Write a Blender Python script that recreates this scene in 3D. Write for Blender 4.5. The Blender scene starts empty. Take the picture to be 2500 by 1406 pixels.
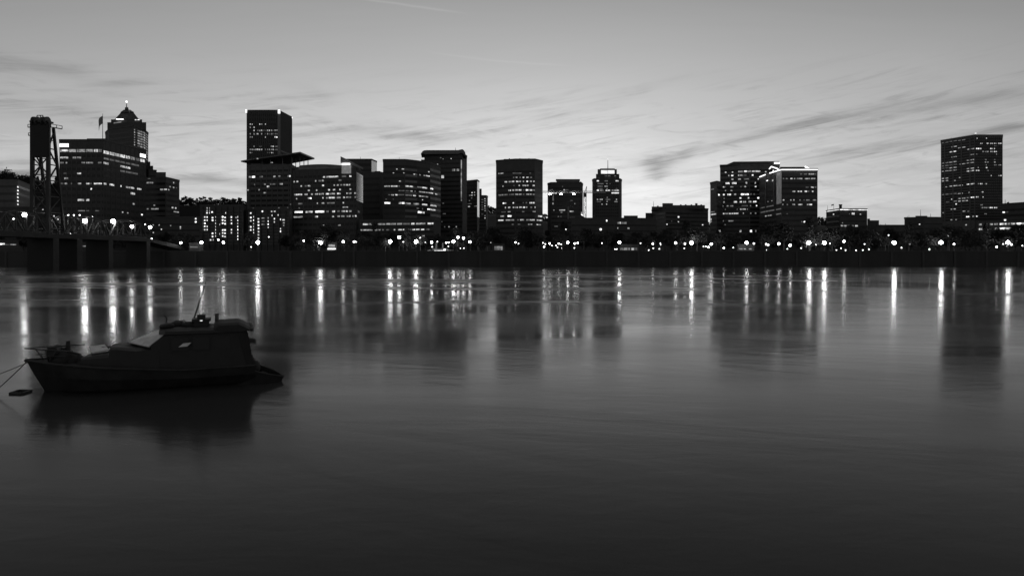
import bpy, bmesh, math, random
from mathutils import Vector, Matrix
R = math.radians
random.seed(7)
S = bpy.context.scene
COL = S.collection

# ------------------------------------------------------------------ camera
HOR, FPX, CZ = 622.0, 1750.0, 5.5          # horizon row, focal length (source px), eye height (m)
cam_d = bpy.data.cameras.new("camera")
cam = bpy.data.objects.new("camera", cam_d); COL.objects.link(cam)
cam.location = (0, 0, CZ); cam.rotation_euler = (R(90), 0, 0)
cam_d.lens = 36.0 * FPX / 2500.0; cam_d.sensor_width = 36.0
cam_d.shift_y = -(703.0 - HOR) / 2500.0
cam_d.clip_start = 0.5; cam_d.clip_end = 20000
S.camera = cam
S.view_settings.view_transform = 'Standard'; S.view_settings.look = 'None'
S.view_settings.exposure = 0.0; S.view_settings.gamma = 1.0
S.render.engine = 'CYCLES'
S.cycles.use_denoising = True
S.cycles.max_bounces = 4; S.cycles.diffuse_bounces = 2; S.cycles.glossy_bounces = 3
S.cycles.caustics_reflective = False; S.cycles.caustics_refractive = False
S.cycles.sample_clamp_indirect = 4.0

# ------------------------------------------------------------------ node helper
class NT:
    def __init__(s, tree): s.t = tree; s.n = tree.nodes; s.l = tree.links
    def node(s, kind, **kw):
        n = s.n.new(kind)
        for k, v in kw.items(): setattr(n, k, v)
        return n
    def put(s, sock, v):
        if isinstance(v, (int, float)): sock.default_value = v
        elif isinstance(v, tuple): sock.default_value = v
        else: s.l.new(v, sock)
    def m(s, op, a, b=None, c=None, clamp=False):
        n = s.node('ShaderNodeMath', operation=op, use_clamp=clamp)
        s.put(n.inputs[0], a)
        if b is not None: s.put(n.inputs[1], b)
        if c is not None: s.put(n.inputs[2], c)
        return n.outputs[0]
    def smooth(s, v, a, b, lo=0.0, hi=1.0):
        n = s.node('ShaderNodeMapRange', interpolation_type='SMOOTHSTEP')
        s.put(n.inputs[0], v); s.put(n.inputs[1], a); s.put(n.inputs[2], b); s.put(n.inputs[3], lo); s.put(n.inputs[4], hi)
        return n.outputs[0]
    def xyz(s, x, y, z):
        n = s.node('ShaderNodeCombineXYZ')
        s.put(n.inputs[0], x); s.put(n.inputs[1], y); s.put(n.inputs[2], z)
        return n.outputs[0]
    def noise(s, vec, scale, detail=4.0, rough=0.5, dist=0.0):
        n = s.node('ShaderNodeTexNoise')
        s.l.new(vec, n.inputs['Vector']); n.inputs['Scale'].default_value = scale
        n.inputs['Detail'].default_value = detail; n.inputs['Roughness'].default_value = rough
        n.inputs['Distortion'].default_value = dist
        return n.outputs['Fac']

# ------------------------------------------------------------------ dusk sky (monochrome, like the photograph)
world = bpy.data.worlds.new("World"); S.world = world; world.use_nodes = True
W = NT(world.node_tree)
W.n.clear()
tc = W.node('ShaderNodeTexCoord')
sep = W.node('ShaderNodeSeparateXYZ'); W.l.new(tc.outputs['Generated'], sep.inputs[0])
dx, dy, dz = sep.outputs
az = W.m('ARCTAN2', dx, dy)
el = W.m('ARCSINE', W.m('MINIMUM', W.m('MAXIMUM', dz, -1.0), 1.0))
elp = W.m('MAXIMUM', el, 0.0)
ramp = W.node('ShaderNodeValToRGB')
W.l.new(W.m('DIVIDE', elp, math.pi / 2), ramp.inputs[0])
stops = [(0.0, .64), (.045, .66), (.08, .60), (.116, .49), (.167, .375), (.215, .285), (.28, .195), (.36, .15), (.5, .15), (1.0, .15)]
cr = ramp.color_ramp
while len(cr.elements) < len(stops): cr.elements.new(0.5)
for e, (p, v) in zip(cr.elements, stops): e.position = p; e.color = (v, v, v, 1)
base = ramp.outputs[0]
d_az = W.m('DIVIDE', W.m('SUBTRACT', az, -.06), .80)
fall = W.m('POWER', math.e, W.m('MULTIPLY', W.m('MULTIPLY', d_az, d_az), -1.0))
fall = W.m('MULTIPLY_ADD', fall, 0.58, 0.42)
lum = W.m('MULTIPLY', base, fall)
# thin cirrus on a cloud plane overhead
inv = W.m('DIVIDE', 1.0, W.m('ADD', W.m('MAXIMUM', dz, 0.0), 0.06))
cp = W.xyz(W.m('MULTIPLY', dx, inv), W.m('MULTIPLY', W.m('MULTIPLY', dy, inv), 1.0), 0.3)
rot = W.node('ShaderNodeMapping'); W.l.new(cp, rot.inputs[0]); rot.inputs['Rotation'].default_value = (0, 0, R(24)); rot.inputs['Scale'].default_value = (.35, 1.1, 1)
n1 = W.noise(rot.outputs[0], 0.9, 6, 0.58, 0.6)
aev = W.xyz(W.m('MULTIPLY', az, 3.0), W.m('MULTIPLY', el, 17.0), 0.0)
n2 = W.noise(aev, 2.2, 6, 0.6, 0.8)
n3 = W.noise(aev, 7.0, 5, 0.6, 0.4)
shear = W.xyz(W.m('MULTIPLY', az, 5.0), W.m('MULTIPLY', W.m('SUBTRACT', el, W.m('MULTIPLY', az, .16)), 75.0), 0.0)
n4 = W.noise(shear, 1.6, 6, 0.62, 0.5)
strand = W.smooth(n4, .28, .66, .40, 1.2)
wisp = W.m('SUBTRACT', n1, 0.5)
lum = W.m('MULTIPLY', lum, W.m('ADD', 1.0, W.m('MULTIPLY', wisp, 0.22)))
lum = W.m('MULTIPLY', lum, W.m('ADD', 1.0, W.m('MULTIPLY', W.m('MULTIPLY', W.m('ADD', W.m('SUBTRACT', n2, .5), W.m('MULTIPLY', W.m('SUBTRACT', n3, .5), .45)), 0.55), W.smooth(el, .22, .10))))
n5 = W.noise(aev, 4.5, 6, .65, 1.4)
puff = W.m('MULTIPLY', W.smooth(n5, .52, .74), W.m('MULTIPLY', W.smooth(el, .24, .15), W.smooth(el, .03, .07)))
lum = W.m('MULTIPLY', lum, W.m('SUBTRACT', 1.0, W.m('MULTIPLY', puff, .22)))
veil = W.m('MULTIPLY', W.m('MULTIPLY', W.smooth(n4, .44, .70), W.smooth(n2, .38, .62)), W.m('MULTIPLY', W.smooth(el, .27, .16), W.smooth(el, .05, .09)))
lum = W.m('MULTIPLY', lum, W.m('SUBTRACT', 1.0, W.m('MULTIPLY', veil, .32)))
def ae(px, py):
    return math.atan2(px - 1250, FPX), math.atan2(HOR - py, math.hypot(FPX, px - 1250))
def streak(pts, width, depth, lumin, soft=0.06, brk=1.0):
    """a drawn-out cloud: quadratic path through three sky directions, ragged by noise"""
    (a0, e0), (a1, e1), (a2, e2) = [ae(*p) for p in pts]
    L = [[a0 * a0, a0, 1, e0], [a1 * a1, a1, 1, e1], [a2 * a2, a2, 1, e2]]
    A = Matrix([r[:3] for r in L]); c = A.inverted() @ Vector([r[3] for r in L])
    path = W.m('MULTIPLY_ADD', W.m('MULTIPLY_ADD', az, c[0], c[1]), az, c[2])
    jit = W.m('MULTIPLY', W.m('SUBTRACT', n3, .5), width * 2.2)
    d = W.m('DIVIDE', W.m('ADD', W.m('SUBTRACT', el, path), jit), width)
    g = W.m('POWER', math.e, W.m('MULTIPLY', W.m('MULTIPLY', d, d), -1.0))
    k = W.m('MULTIPLY', W.smooth(az, a0 - soft, a0 + soft), W.smooth(az, a2 + soft, a2 - soft))
    k = W.m('MULTIPLY', k, W.smooth(n2, .25, .6, 1.0 - brk, 1.0))
    if depth > 0: g = W.m('MULTIPLY', g, strand)
    f = W.m('MULTIPLY', W.m('MULTIPLY', g, k), depth * (1.05 if depth > 0 else 1))
    return W.m('MULTIPLY', lumin, W.m('SUBTRACT', 1.0, f))
for args in [
    ([(1690, 368), (2050, 288), (2600, 225)], .009, .30, .08, .4),
    ([(1960, 402), (2260, 345), (2600, 300)], .007, .30, .06, .5),
    ([(1990, 450), (2250, 410), (2600, 370)], .006, .18, .06, .8),
    ([(1550, 398), (1610, 394), (1700, 366)], .008, .42, .02, .2),
    ([(1580, 410), (1606, 410), (1632, 404)], .015, .62, .014, .0),
    ([(820, 320), (930, 322), (1080, 345)], .010, .26, .04, .5),
    ([(1000, 345), (1300, 300), (1600, 210)], .006, .14, .08, .9),
    ([(-60, 148), (90, 165), (210, 182)], .008, .30, .02, .3),
    ([(230, 210), (300, 205), (350, 200)], .009, .16, .03, .4),
    ([(-100, 262), (100, 270), (330, 292)], .012, .18, .06, .5),
    ([(-100, 425), (60, 424), (200, 440)], .010, .34, .05, .2),
    ([(420, 436), (520, 440), (640, 446)], .006, .42, .05, .2),
    ([(430, 462), (520, 468), (640, 474)], .003, .20, .05, .4),
    ([(720, 215), (770, 226), (800, 235)], .008, .12, .03, .4),
    ([(2000, 500), (2150, 508), (2300, 520)], .005, .16, .06, .6),
    ([(870, -4), (985, 12), (1110, 30)], .0013, -.16, .03, .0),
    ([(1070, 131), (1200, 147), (1370, 160)], .0014, -.07, .03, .2)]:
    lum = streak(args[0], args[1], args[2], lum, args[3], args[4])
sky = W.node('ShaderNodeTexSky', sky_type='NISHITA')
sky.sun_disc = False; sky.sun_elevation = R(0.5); sky.sun_rotation = R(4); sky.altitude = 20; sky.dust_density = 2.0
bw = W.node('ShaderNodeRGBToBW'); W.l.new(sky.outputs[0], bw.inputs[0])
lum = W.m('ADD', lum, W.m('MULTIPLY', bw.outputs[0], 0.05))
bg = W.node('ShaderNodeBackground'); W.l.new(lum, bg.inputs[0]); bg.inputs[1].default_value = 1.0
out = W.node('ShaderNodeOutputWorld'); W.l.new(bg.outputs[0], out.inputs[0])

# ------------------------------------------------------------------ materials
MATS = {}
def mat(name, v, rough=.7, metal=0.0, var=.25, scale=.35, spec=.5, streak_y=False):
    if name in MATS: return MATS[name]
    m = bpy.data.materials.new(name); m.use_nodes = True
    T = NT(m.node_tree); b = T.n['Principled BSDF']
    g = T.node('ShaderNodeNewGeometry')
    mp = T.node('ShaderNodeMapping'); T.l.new(g.outputs['Position'], mp.inputs[0])
    if streak_y: mp.inputs['Scale'].default_value = (1, 1, .15)
    f = T.noise(mp.outputs[0], scale, 6, .6)
    c = T.smooth(f, .25, .75, v * (1 - var), v * (1 + var))
    rgb = T.xyz(c, c, c)
    T.l.new(rgb, b.inputs['Base Color'])
    T.put(b.inputs['Roughness'], T.smooth(f, .3, .7, rough * .85, min(1, rough * 1.1)))
    b.inputs['Metallic'].default_value = metal
    b.inputs['Specular IOR Level'].default_value = spec
    MATS[name] = m; return m
def glow(name, power, sample='NONE', var=.5, scale=1.2):
    if name in MATS: return MATS[name]
    m = bpy.data.materials.new(name); m.use_nodes = True
    T = NT(m.node_tree); b = T.n['Principled BSDF']
    b.inputs['Base Color'].default_value = (.3, .3, .3, 1)
    b.inputs['Emission Color'].default_value = (1, 1, 1, 1)
    if var > 0:
        g = T.node('ShaderNodeNewGeometry')
        f = T.noise(g.outputs['Position'], scale, 3, .7)
        oi = T.node('ShaderNodeObjectInfo')
        e = T.smooth(f, .32, .68, power * (1 - var), power * (1 + var))
        e = T.m('MULTIPLY', e, T.m('MULTIPLY_ADD', oi.outputs['Random'], .7, .65))
        T.l.new(e, b.inputs['Emission Strength'])
    else: b.inputs['Emission Strength'].default_value = power
    m.cycles.emission_sampling = sample
    MATS[name] = m; return m
CONC = mat('concrete', .13, .8); CONC_D = mat('dark concrete', .075, .8); CONC_L = mat('pale concrete', .20, .75)
STONE = mat('stone', .13, .8); BRICK = mat('dark brick', .08, .85); SPAN = mat('pale spandrel', .22, .7)
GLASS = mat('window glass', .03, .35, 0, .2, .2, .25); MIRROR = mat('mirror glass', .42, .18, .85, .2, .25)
METAL = mat('roof metal', .12, .45, .6); STEEL = mat('painted steel', .05, .55, .2); STEEL_D = mat('dark steel', .05, .55, .2)
BARK = mat('bark', .05, .9); LEAF = mat('foliage', .05, .8, 0, .5, .8, .3); LEAF2 = mat('dark foliage', .035, .8, 0, .5, .8, .3)
LIT = {1: glow('dim lit window', .07, 'NONE', .7, .55), 2: glow('lit window', .21, 'NONE', .8, .55), 3: glow('bright lit window', .48, 'NONE', .8, .55), 4: glow('very bright lit window', 1.3, 'NONE', .7, .55), 5: glow('lit sign face', 2.2, 'NONE', 0)}  # window levels, also used on a few glowing panels that are no windows

# ------------------------------------------------------------------ geometry helpers
def P(px, py, Y): return Vector(((px - 1250) / FPX * Y, Y, CZ + (HOR - py) / FPX * Y))
def PX(px, Y): return (px - 1250) / FPX * Y
def PZ(py, Y): return CZ + (HOR - py) / FPX * Y
class MB:
    def __init__(s): s.v = []; s.f = []
    def add(s, vs, fs):
        o = len(s.v); s.v += [Vector(v) for v in vs]; s.f += [[i + o for i in f] for f in fs]; return s
    def prism(s, poly, z0, z1, top=None):
        n = len(poly); top = top or poly
        vs = [(p[0], p[1], z0) for p in poly] + [(p[0], p[1], z1) for p in top]
        fs = [[i, (i + 1) % n, n + (i + 1) % n, n + i] for i in range(n)] + [list(range(n))[::-1], list(range(n, 2 * n))]
        return s.add(vs, fs)
    def extrude(s, pts, vec):
        n = len(pts); vec = Vector(vec)
        vs = [Vector(p) for p in pts] + [Vector(p) + vec for p in pts]
        fs = [[i, (i + 1) % n, n + (i + 1) % n, n + i] for i in range(n)] + [list(range(n))[::-1], list(range(n, 2 * n))]
        return s.add(vs, fs)
    def box(s, x0, x1, y0, y1, z0, z1): return s.prism([(x0, y0), (x1, y0), (x1, y1), (x0, y1)], z0, z1)
    def bar(s, a, b, w, h=None, up=(0, 0, 1)):
        a = Vector(a); b = Vector(b); d = (b - a)
        if d.length < 1e-6: return s
        d.normalize(); u = Vector(up)
        if abs(d.dot(u)) > .98: u = Vector((0, 1, 0))
        sx = d.cross(u).normalized() * w / 2; sy = sx.cross(d).normalized() * (h or w) / 2
        q = [a - sx - sy, a + sx - sy, a + sx + sy, a - sx + sy]
        return s.extrude(q, b - a)
    def tube(s, pts, rs, n=8, cap=True):
        pts = [Vector(p) for p in pts]
        if not isinstance(rs, (list, tuple)): rs = [rs] * len(pts)
        o = len(s.v)
        for i, p in enumerate(pts):
            d = (pts[min(i + 1, len(pts) - 1)] - pts[max(i - 1, 0)]).normalized()
            u = Vector((0, 0, 1)) if abs(d.z) < .9 else Vector((1, 0, 0))
            a = d.cross(u).normalized(); b = d.cross(a).normalized()
            for k in range(n):
                t = 2 * math.pi * k / n
                s.v.append(p + (a * math.cos(t) + b * math.sin(t)) * rs[i])
        for i in range(len(pts) - 1):
            for k in range(n):
                s.f.append([o + i * n + k, o + i * n + (k + 1) % n, o + (i + 1) * n + (k + 1) % n, o + (i + 1) * n + k])
        if cap:
            s.f.append([o + k for k in range(n)][::-1]); s.f.append([o + (len(pts) - 1) * n + k for k in range(n)])
        return s
    def ball(s, c, r, sq=1.0, nu=10, nv=6):
        c = Vector(c); o = len(s.v)
        s.v.append(c + Vector((0, 0, -r * sq)))
        for j in range(1, nv):
            ph = -math.pi / 2 + math.pi * j / nv
            for i in range(nu):
                th = 2 * math.pi * i / nu
                s.v.append(c + Vector((r * math.cos(ph) * math.cos(th), r * math.cos(ph) * math.sin(th), r * sq * math.sin(ph))))
        s.v.append(c + Vector((0, 0, r * sq))); top = len(s.v) - 1
        for i in range(nu):
            s.f.append([o, o + 1 + (i + 1) % nu, o + 1 + i])
            s.f.append([top, o + 1 + (nv - 2) * nu + i, o + 1 + (nv - 2) * nu + (i + 1) % nu])
            for j in range(nv - 2):
                a = o + 1 + j * nu; b = a + nu
                s.f.append([a + i, a + (i + 1) % nu, b + (i + 1) % nu, b + i])
        return s
    def build(s, name, m, parent=None, local=False, smooth=False, bevel=0.0):
        off = Vector((0, 0, 0)) if (parent is None or local) else parent.get('_o') and Vector(parent['_o']) or Vector((0, 0, 0))
        me = bpy.data.meshes.new(name)
        me.from_pydata([tuple(v - off) for v in s.v], [], s.f); me.update()
        bm = bmesh.new(); bm.from_mesh(me); bmesh.ops.recalc_face_normals(bm, faces=bm.faces)
        if bevel > 0:
            bmesh.ops.bevel(bm, geom=[e for e in bm.edges], offset=bevel, segments=2, affect='EDGES', profile=.5)
        bm.to_mesh(me); bm.free()
        me.materials.append(m)
        if smooth:
            for p in me.polygons: p.use_smooth = True
        ob = bpy.data.objects.new(name, me); COL.objects.link(ob)
        if parent is not None: ob.parent = parent
        return ob
def thing(name, label, cat, loc=(0, 0, 0), group=None, rotz=0.0):
    o = bpy.data.objects.new(name, None); COL.objects.link(o)
    o.location = loc; o.rotation_euler = (0, 0, rotz); o['_o'] = tuple(loc)
    o['label'] = label; o['category'] = cat
    if group: o['group'] = group
    return o
def tag(o, label, cat, group=None):
    o['label'] = label; o['category'] = cat
    if group: o['group'] = group
    return o
def struct(name, mb, m):
    o = mb.build(name, m); o['kind'] = 'structure'; return o
ORD = ['', 'first', 'second', 'third', 'fourth', 'fifth', 'sixth', 'seventh', 'eighth', 'ninth', 'tenth', 'eleventh', 'twelfth', 'thirteenth', 'fourteenth', 'fifteenth', 'sixteenth']

# ------------------------------------------------------------------ water, river wall, ground, hills
GZ, WALLY = 7.25, 340.0
wm = bpy.data.materials.new('river water'); wm.use_nodes = True
T = NT(wm.node_tree); b = T.n['Principled BSDF']
b.inputs['Base Color'].default_value = (.05, .05, .05, 1)
b.inputs['IOR'].default_value = 1.12
geo = T.node('ShaderNodeNewGeometry'); sp = T.node('ShaderNodeSeparateXYZ'); T.l.new(geo.outputs['Position'], sp.inputs[0])
wx, wy, _ = sp.outputs
slick = T.noise(T.xyz(T.m('MULTIPLY', wx, .016), T.m('MULTIPLY', T.m('LOGARITHM', T.m('MAXIMUM', wy, 1.0), math.e), 4.2), 0.0), 1.0, 3, .5, .9)
slick2 = T.noise(T.xyz(T.m('MULTIPLY', wx, .03), T.m('MULTIPLY', T.m('LOGARITHM', T.m('MAXIMUM', wy, 1.0), math.e), 11.0), 3.0), 1.0, 4, .55, 1.0)
zone = T.m('MULTIPLY', T.m('MULTIPLY', T.smooth(wy, 60.0, 95.0), T.smooth(wy, 240.0, 185.0)), T.smooth(wx, 120.0, 40.0))
gust = T.m('MULTIPLY', T.smooth(T.m('MULTIPLY_ADD', slick2, .4, T.m('MULTIPLY', slick, .6)), .45, .64), zone)
rough = T.m('ADD', T.m('MULTIPLY', gust, .17), T.m('MULTIPLY_ADD', T.noise(T.xyz(T.m('MULTIPLY', wx, .035), T.m('MULTIPLY', T.m('LOGARITHM', T.m('MAXIMUM', wy, 1.0), math.e), 5.5), 8.0), 1.0, 4, .55, .8), .24, .022))
T.l.new(rough, b.inputs['Roughness'])
b.inputs['Specular IOR Level'].default_value = .42
b.inputs['Anisotropic'].default_value = .3          # cross-river chop: facets tilt more sideways than lengthways
T.l.new(T.xyz(1.0, 0.0, 0.0), b.inputs['Tangent'])
rip = T.noise(T.xyz(T.m('MULTIPLY', wx, .55), T.m('MULTIPLY', wy, 1.1), 0.0), 1.0, 3, .6, .3)
rip2 = T.noise(T.xyz(T.m('MULTIPLY', wx, .06), T.m('ADD', T.m('MULTIPLY', wy, .15), T.m('MULTIPLY', wx, .05)), 5.0), 1.0, 3, .5, 1.6)
bump = T.node('ShaderNodeBump'); bump.inputs['Strength'].default_value = 1.0; bump.inputs['Distance'].default_value = 1.0
T.l.new(T.m('MULTIPLY', T.m('ADD', T.m('MULTIPLY', rip, .006), T.m('MULTIPLY', rip2, .020)), T.smooth(wy, 190.0, 45.0, .22, 1.0)), bump.inputs['Height'])
T.l.new(bump.outputs[0], b.inputs['Normal'])
struct('river_water', MB().add([(-3500, -300, 0), (3500, -300, 0), (3500, WALLY + 2, 0), (-3500, WALLY + 2, 0)], [[0, 1, 2, 3]]), wm)
struct('city_ground', MB().add([(-3500, WALLY + 1.2, GZ), (3500, WALLY + 1.2, GZ), (6000, 6000, GZ), (-6000, 6000, GZ)], [[0, 1, 2, 3]]), mat('park ground', .05, .9))
struct('river_bed', MB().add([(-3500, -300, -4), (3500, -300, -4), (3500, WALLY + 2, -4), (-3500, WALLY + 2, -4)], [[0, 1, 2, 3]]), mat('river bed', .03, .9))
struct('promenade', MB().box(-900, 900, WALLY + 1.2, WALLY + 9, GZ + .004, GZ + .12), CONC)
struct('riverside_road', MB().add([(-900, 402, GZ + .01), (900, 402, GZ + .01), (900, 414, GZ + .01), (-900, 414, GZ + .01)], [[0, 1, 2, 3]]), mat('asphalt', .05, .85))
sw = thing('river_wall', 'long dark concrete river wall along the far bank of the river', 'wall', (0, WALLY, 0))
MB().box(-900, 900, WALLY, WALLY + 1.2, -3.9, GZ - .35).build('wall', mat('wet wall concrete', .045, .7, 0, .4, .12, .5, True), sw)
MB().box(-900, 900, WALLY - .2, WALLY + 1.0, GZ - .35, GZ + .15).build('coping', CONC_D, sw)
mb = MB()
for k in range(-60, 61): mb.box(k * 15 - .5, k * 15 + .5, WALLY - .35, WALLY - .001, -3.9, GZ - .36)
mb.build('buttress', CONC_D, sw)
rl = MB()
for k in range(-230, 231): rl.box(k * 2 - .04, k * 2 + .04, WALLY + .3, WALLY + .38, GZ + .15, GZ + 1.15)
for h in (.45, .8, 1.12): rl.box(-460, 460, WALLY + .31, WALLY + .37, GZ + h, GZ + h + .05)
rl.build('railing', STEEL_D, sw)

def ridge(px):
    k = [(-900, 430), (-100, 430), (60, 438), (150, 452), (300, 478), (440, 492), (520, 490), (600, 494), (900, 505), (1150, 507), (1210, 510), (1340, 530), (1550, 548), (1800, 548), (2010, 538), (2150, 562), (2300, 566), (3400, 560)]
    for (a, ya), (b_, yb) in zip(k, k[1:]):
        if a <= px <= b_: return ya + (yb - ya) * (px - a) / (b_ - a)
    return 560
mb = MB(); NX = 120
for j in range(7):
    for i in range(NX + 1):
        px = -900 + 4300 * i / NX; Y = 1150 + j * 110
        f = math.sin(min(1, j / 3.2) * math.pi / 2) if j <= 3 else 1 - (j - 3) * .06
        top = PZ(ridge(px), 1480) - 7
        mb.v.append(Vector((PX(px, 1480) * Y / 1480, Y, GZ - 1 + (top - GZ) * f + (2 * math.sin(i * 1.7 + j) if j in (1, 2) else 0))))
for j in range(6):
    for i in range(NX):
        a = j * (NX + 1) + i; mb.f.append([a, a + 1, a + NX + 2, a + NX + 1])
struct('wooded_hills', mb, mat('hillside', .03, .95, 0, .4, .02))

# leafy crown: many leaf-sized faces around limb ends
def crown_mesh(rx, rz, n, size, seed, conic=False, clumps=11):
    rd = random.Random(seed); mb = MB(); cl = []
    for i in range(clumps):
        if conic:
            h = rd.random(); r = rx * (1 - h) * .85; a = rd.random() * 6.283
            cl.append((Vector((r * math.cos(a), r * math.sin(a), (h - .5) * 2 * rz)), .25 * rx + .35 * rx * (1 - h)))
        else:
            d = Vector((rd.gauss(0, 1), rd.gauss(0, 1), rd.gauss(0, 1))).normalized() * rd.uniform(.35, .8)
            cl.append((Vector((d.x * rx, d.y * rx, d.z * rz)), rd.uniform(.30, .5) * rx))
    for i in range(n):
        c, r = cl[rd.randrange(len(cl))]
        p = c + Vector((rd.gauss(0, .5), rd.gauss(0, .5), rd.gauss(0, .42))) * r
        a = Vector((rd.gauss(0, 1), rd.gauss(0, 1), rd.gauss(0, 1))).normalized(); b_ = a.orthogonal().normalized()
        s = size * rd.uniform(.6, 1.3)
        mb.add([p - a * s, p + b_ * s * .6, p + a * s, p - b_ * s * .6], [[0, 1, 2, 3]])
    return mb
wd = MB(); rd = random.Random(3)
cm = [crown_mesh(1, 1.1, 130, .22, 60 + k, k % 3 == 0, 8) for k in range(6)]
i = 0
px = -200.0
while px < 2700:
    Y = rd.uniform(1440, 1520); c = cm[rd.randrange(6)]; s = rd.uniform(4, 8) * (1.45 if rd.random() < .2 else 1)
    base_p = P(px, ridge(px) + 6, 1480); base_p.x *= Y / 1480; base_p.y = Y
    wd.add([Vector((v.x * s, v.y * s, v.z * s * 1.1 + s * .25)) + base_p for v in c.v], c.f)
    px += rd.uniform(1.2, 4.5)
w = wd.build('ridge_woodland', LEAF2); w['kind'] = 'stuff'

# ------------------------------------------------------------------ buildings
ZO = {'A': (0, 230, 460 / 1504), 'B': (420, 230, 500 / 1635), 'C': (850, 340, 400 / 1758), 'D': (1180, 340, 400 / 1758),
      'E': (1550, 370, 360 / 1745), 'F': (1830, 370, 360 / 1745), 'G': (2140, 310, 360 / 1446), 'S': (0, 0, 1.0)}
def zp(z, x, y): o = ZO[z]; return o[0] + x * o[2], o[1] + y * o[2]
class Bld:
    def __init__(s, name, label, cat, pts, ytop, ref, wall, back=30, group=None, z0=GZ):
        s.pts = [Vector((PX(px, Y), Y)) for px, Y in pts]; s.px = [p[0] for p in pts]
        s.top = PZ(ytop, pts[ref][1]); s.wall = wall; s.lits = []
        a, c = s.pts[0], s.pts[-1]
        s.poly = s.pts + [c + c.normalized() * back + Vector((-.5, 0)), a + a.normalized() * back + Vector((.5, 0))]
        m = sum((p for p in s.poly), Vector((0, 0))) / len(s.poly); s.mid = m; s.z0 = z0
        s.root = thing(name, label, cat, (m.x, m.y, GZ), group)
        MB().prism(s.poly, z0 - .3, s.top).build('wall', wall, s.root)
        s.parapet()
    def parapet(s, h=.9):
        mb = MB(); n = len(s.poly)
        for i in range(n):
            a, c = s.poly[i], s.poly[(i + 1) % n]
            mb.bar((a.x, a.y, s.top + h / 2 + .002), (c.x, c.y, s.top + h / 2 + .002), .5, h)
        mb.build('parapet', s.wall, s.root)
    def seg(s, i):
        a, c = s.pts[i], s.pts[i + 1]; d = (c - a).normalized(); n = Vector((d.y, -d.x))
        if n.dot(s.mid - a) > 0: n = -n
        return a, c, d, n
    def hit(s, i, px, off=0.0):
        a, c, d, n = s.seg(i); r = Vector(((px - 1250) / FPX, 1.0)); a = a + n * off
        t = a.dot(n) / r.dot(n); return r * t
    def bands(s, i, n, z0=None, z1=None, frac=.5, m=GLASS, off=.05, cut=0.0, name='window_band'):
        z0 = s.z0 + 4 if z0 is None else z0; z1 = s.top - 2.0 if z1 is None else z1; fh = (z1 - z0) / n
        a, c, d, nn = s.seg(i); L = (c - a).length
        for k in range(n):
            mb = MB(); z = z0 + k * fh + fh * (1 - frac) / 2
            p, q = a + d * (.4 + cut), c - d * (.4 + cut)
            mb.extrude([(p.x, p.y, z), (q.x, q.y, z), (q.x, q.y, z + fh * frac), (p.x, p.y, z + fh * frac)], (nn.x * off, nn.y * off, 0))
            mb.build(name, m, s.root)
    def fins(s, i, n, w=.6, dep=.5, z0=None, z1=None, m=None, name='facade_fins'):
        z0 = s.z0 + .1 if z0 is None else z0; z1 = s.top - .4 if z1 is None else z1
        a, c, d, nn = s.seg(i); L = (c - a).length; mb = MB()
        for k in range(n):
            p = a + d * (L * (k + .5) / n); q0 = p - d * w / 2 - nn * .01; q1 = p + d * w / 2 - nn * .01
            mb.extrude([(q0.x, q0.y, z0), (q1.x, q1.y, z0), (q1.x, q1.y, z1), (q0.x, q0.y, z1)], (nn.x * dep, nn.y * dep, 0))
        mb.build(name, m or s.wall, s.root)
    def lit(s, z, rows, segs=None, name='lit_window'):
        """rows: (y, h, 'x0-x1:level ...') in enlargement pixels; a row keeps one storey height"""
        for row in rows:
            y, h, spec = row[:3]; zz = None; lastseg = None
            for tok in spec.split():
                xs, l = tok.split(':'); x0, x1 = [float(v) for v in xs.split('-')]
                X0, Y0 = zp(z, x0, y - h / 2); X1, Y1 = zp(z, x1, y + h / 2)
                i = 0
                cx = (X0 + X1) / 2
                for k in range(len(s.pts) - 1):
                    if cx >= s.px[k]: i = k
                if cx > s.px[-1]: i = len(s.pts) - 2
                p, q = s.hit(i, X0, .13), s.hit(i, X1, .13)
                if zz is None or len(row) > 3:
                    t, b_ = PZ(Y0, p.y), PZ(Y1, p.y); zz = (t, b_)
                s.lits.append(((q - p).length * (zz[0] - zz[1]), i, p, q, zz, int(l), name))
    def dots(s, z, lst, r=5, l=4, name='balcony_light'):
        for x, ys in lst:
            for y in ys: s.lit(z, [(y, r * 2, '%g-%g:%d' % (x - r, x + r, l))], name=name)
    def panel(s, i, z, x0, x1, y0, y1, m, name, off=.16, dep=.2):
        X0, Y0 = zp(z, x0, y0); X1, Y1 = zp(z, x1, y1); p, q = s.hit(i, X0, off), s.hit(i, X1, off); nn = s.seg(i)[3]
        t, b_ = PZ(Y0, p.y), PZ(Y1, p.y)
        return MB().extrude([(p.x, p.y, b_), (q.x, q.y, b_), (q.x, q.y, t), (p.x, p.y, t)], (-nn.x * dep, -nn.y * dep, 0)).build(name, m, s.root)
    def block(s, px0, px1, ytop, Y, depth, name='rooftop_plant', m=None, z0=None):
        x0, x1 = PX(px0, Y), PX(px1, Y); k = (Y + depth) / Y
        return MB().prism([(x0, Y), (x1, Y), (x1 * k - .05, Y + depth), (x0 * k + .05, Y + depth)],
                          s.top + .02 if z0 is None else z0, PZ(ytop, Y)).build(name, m or s.wall, s.root)
    def pole(s, px, y0, y1, Y, r=.15, name='antenna'):
        return MB().tube([P(px, y1, Y), P(px, y0, Y)], [r, r * .5], 6).build(name, STEEL_D, s.root)
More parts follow.
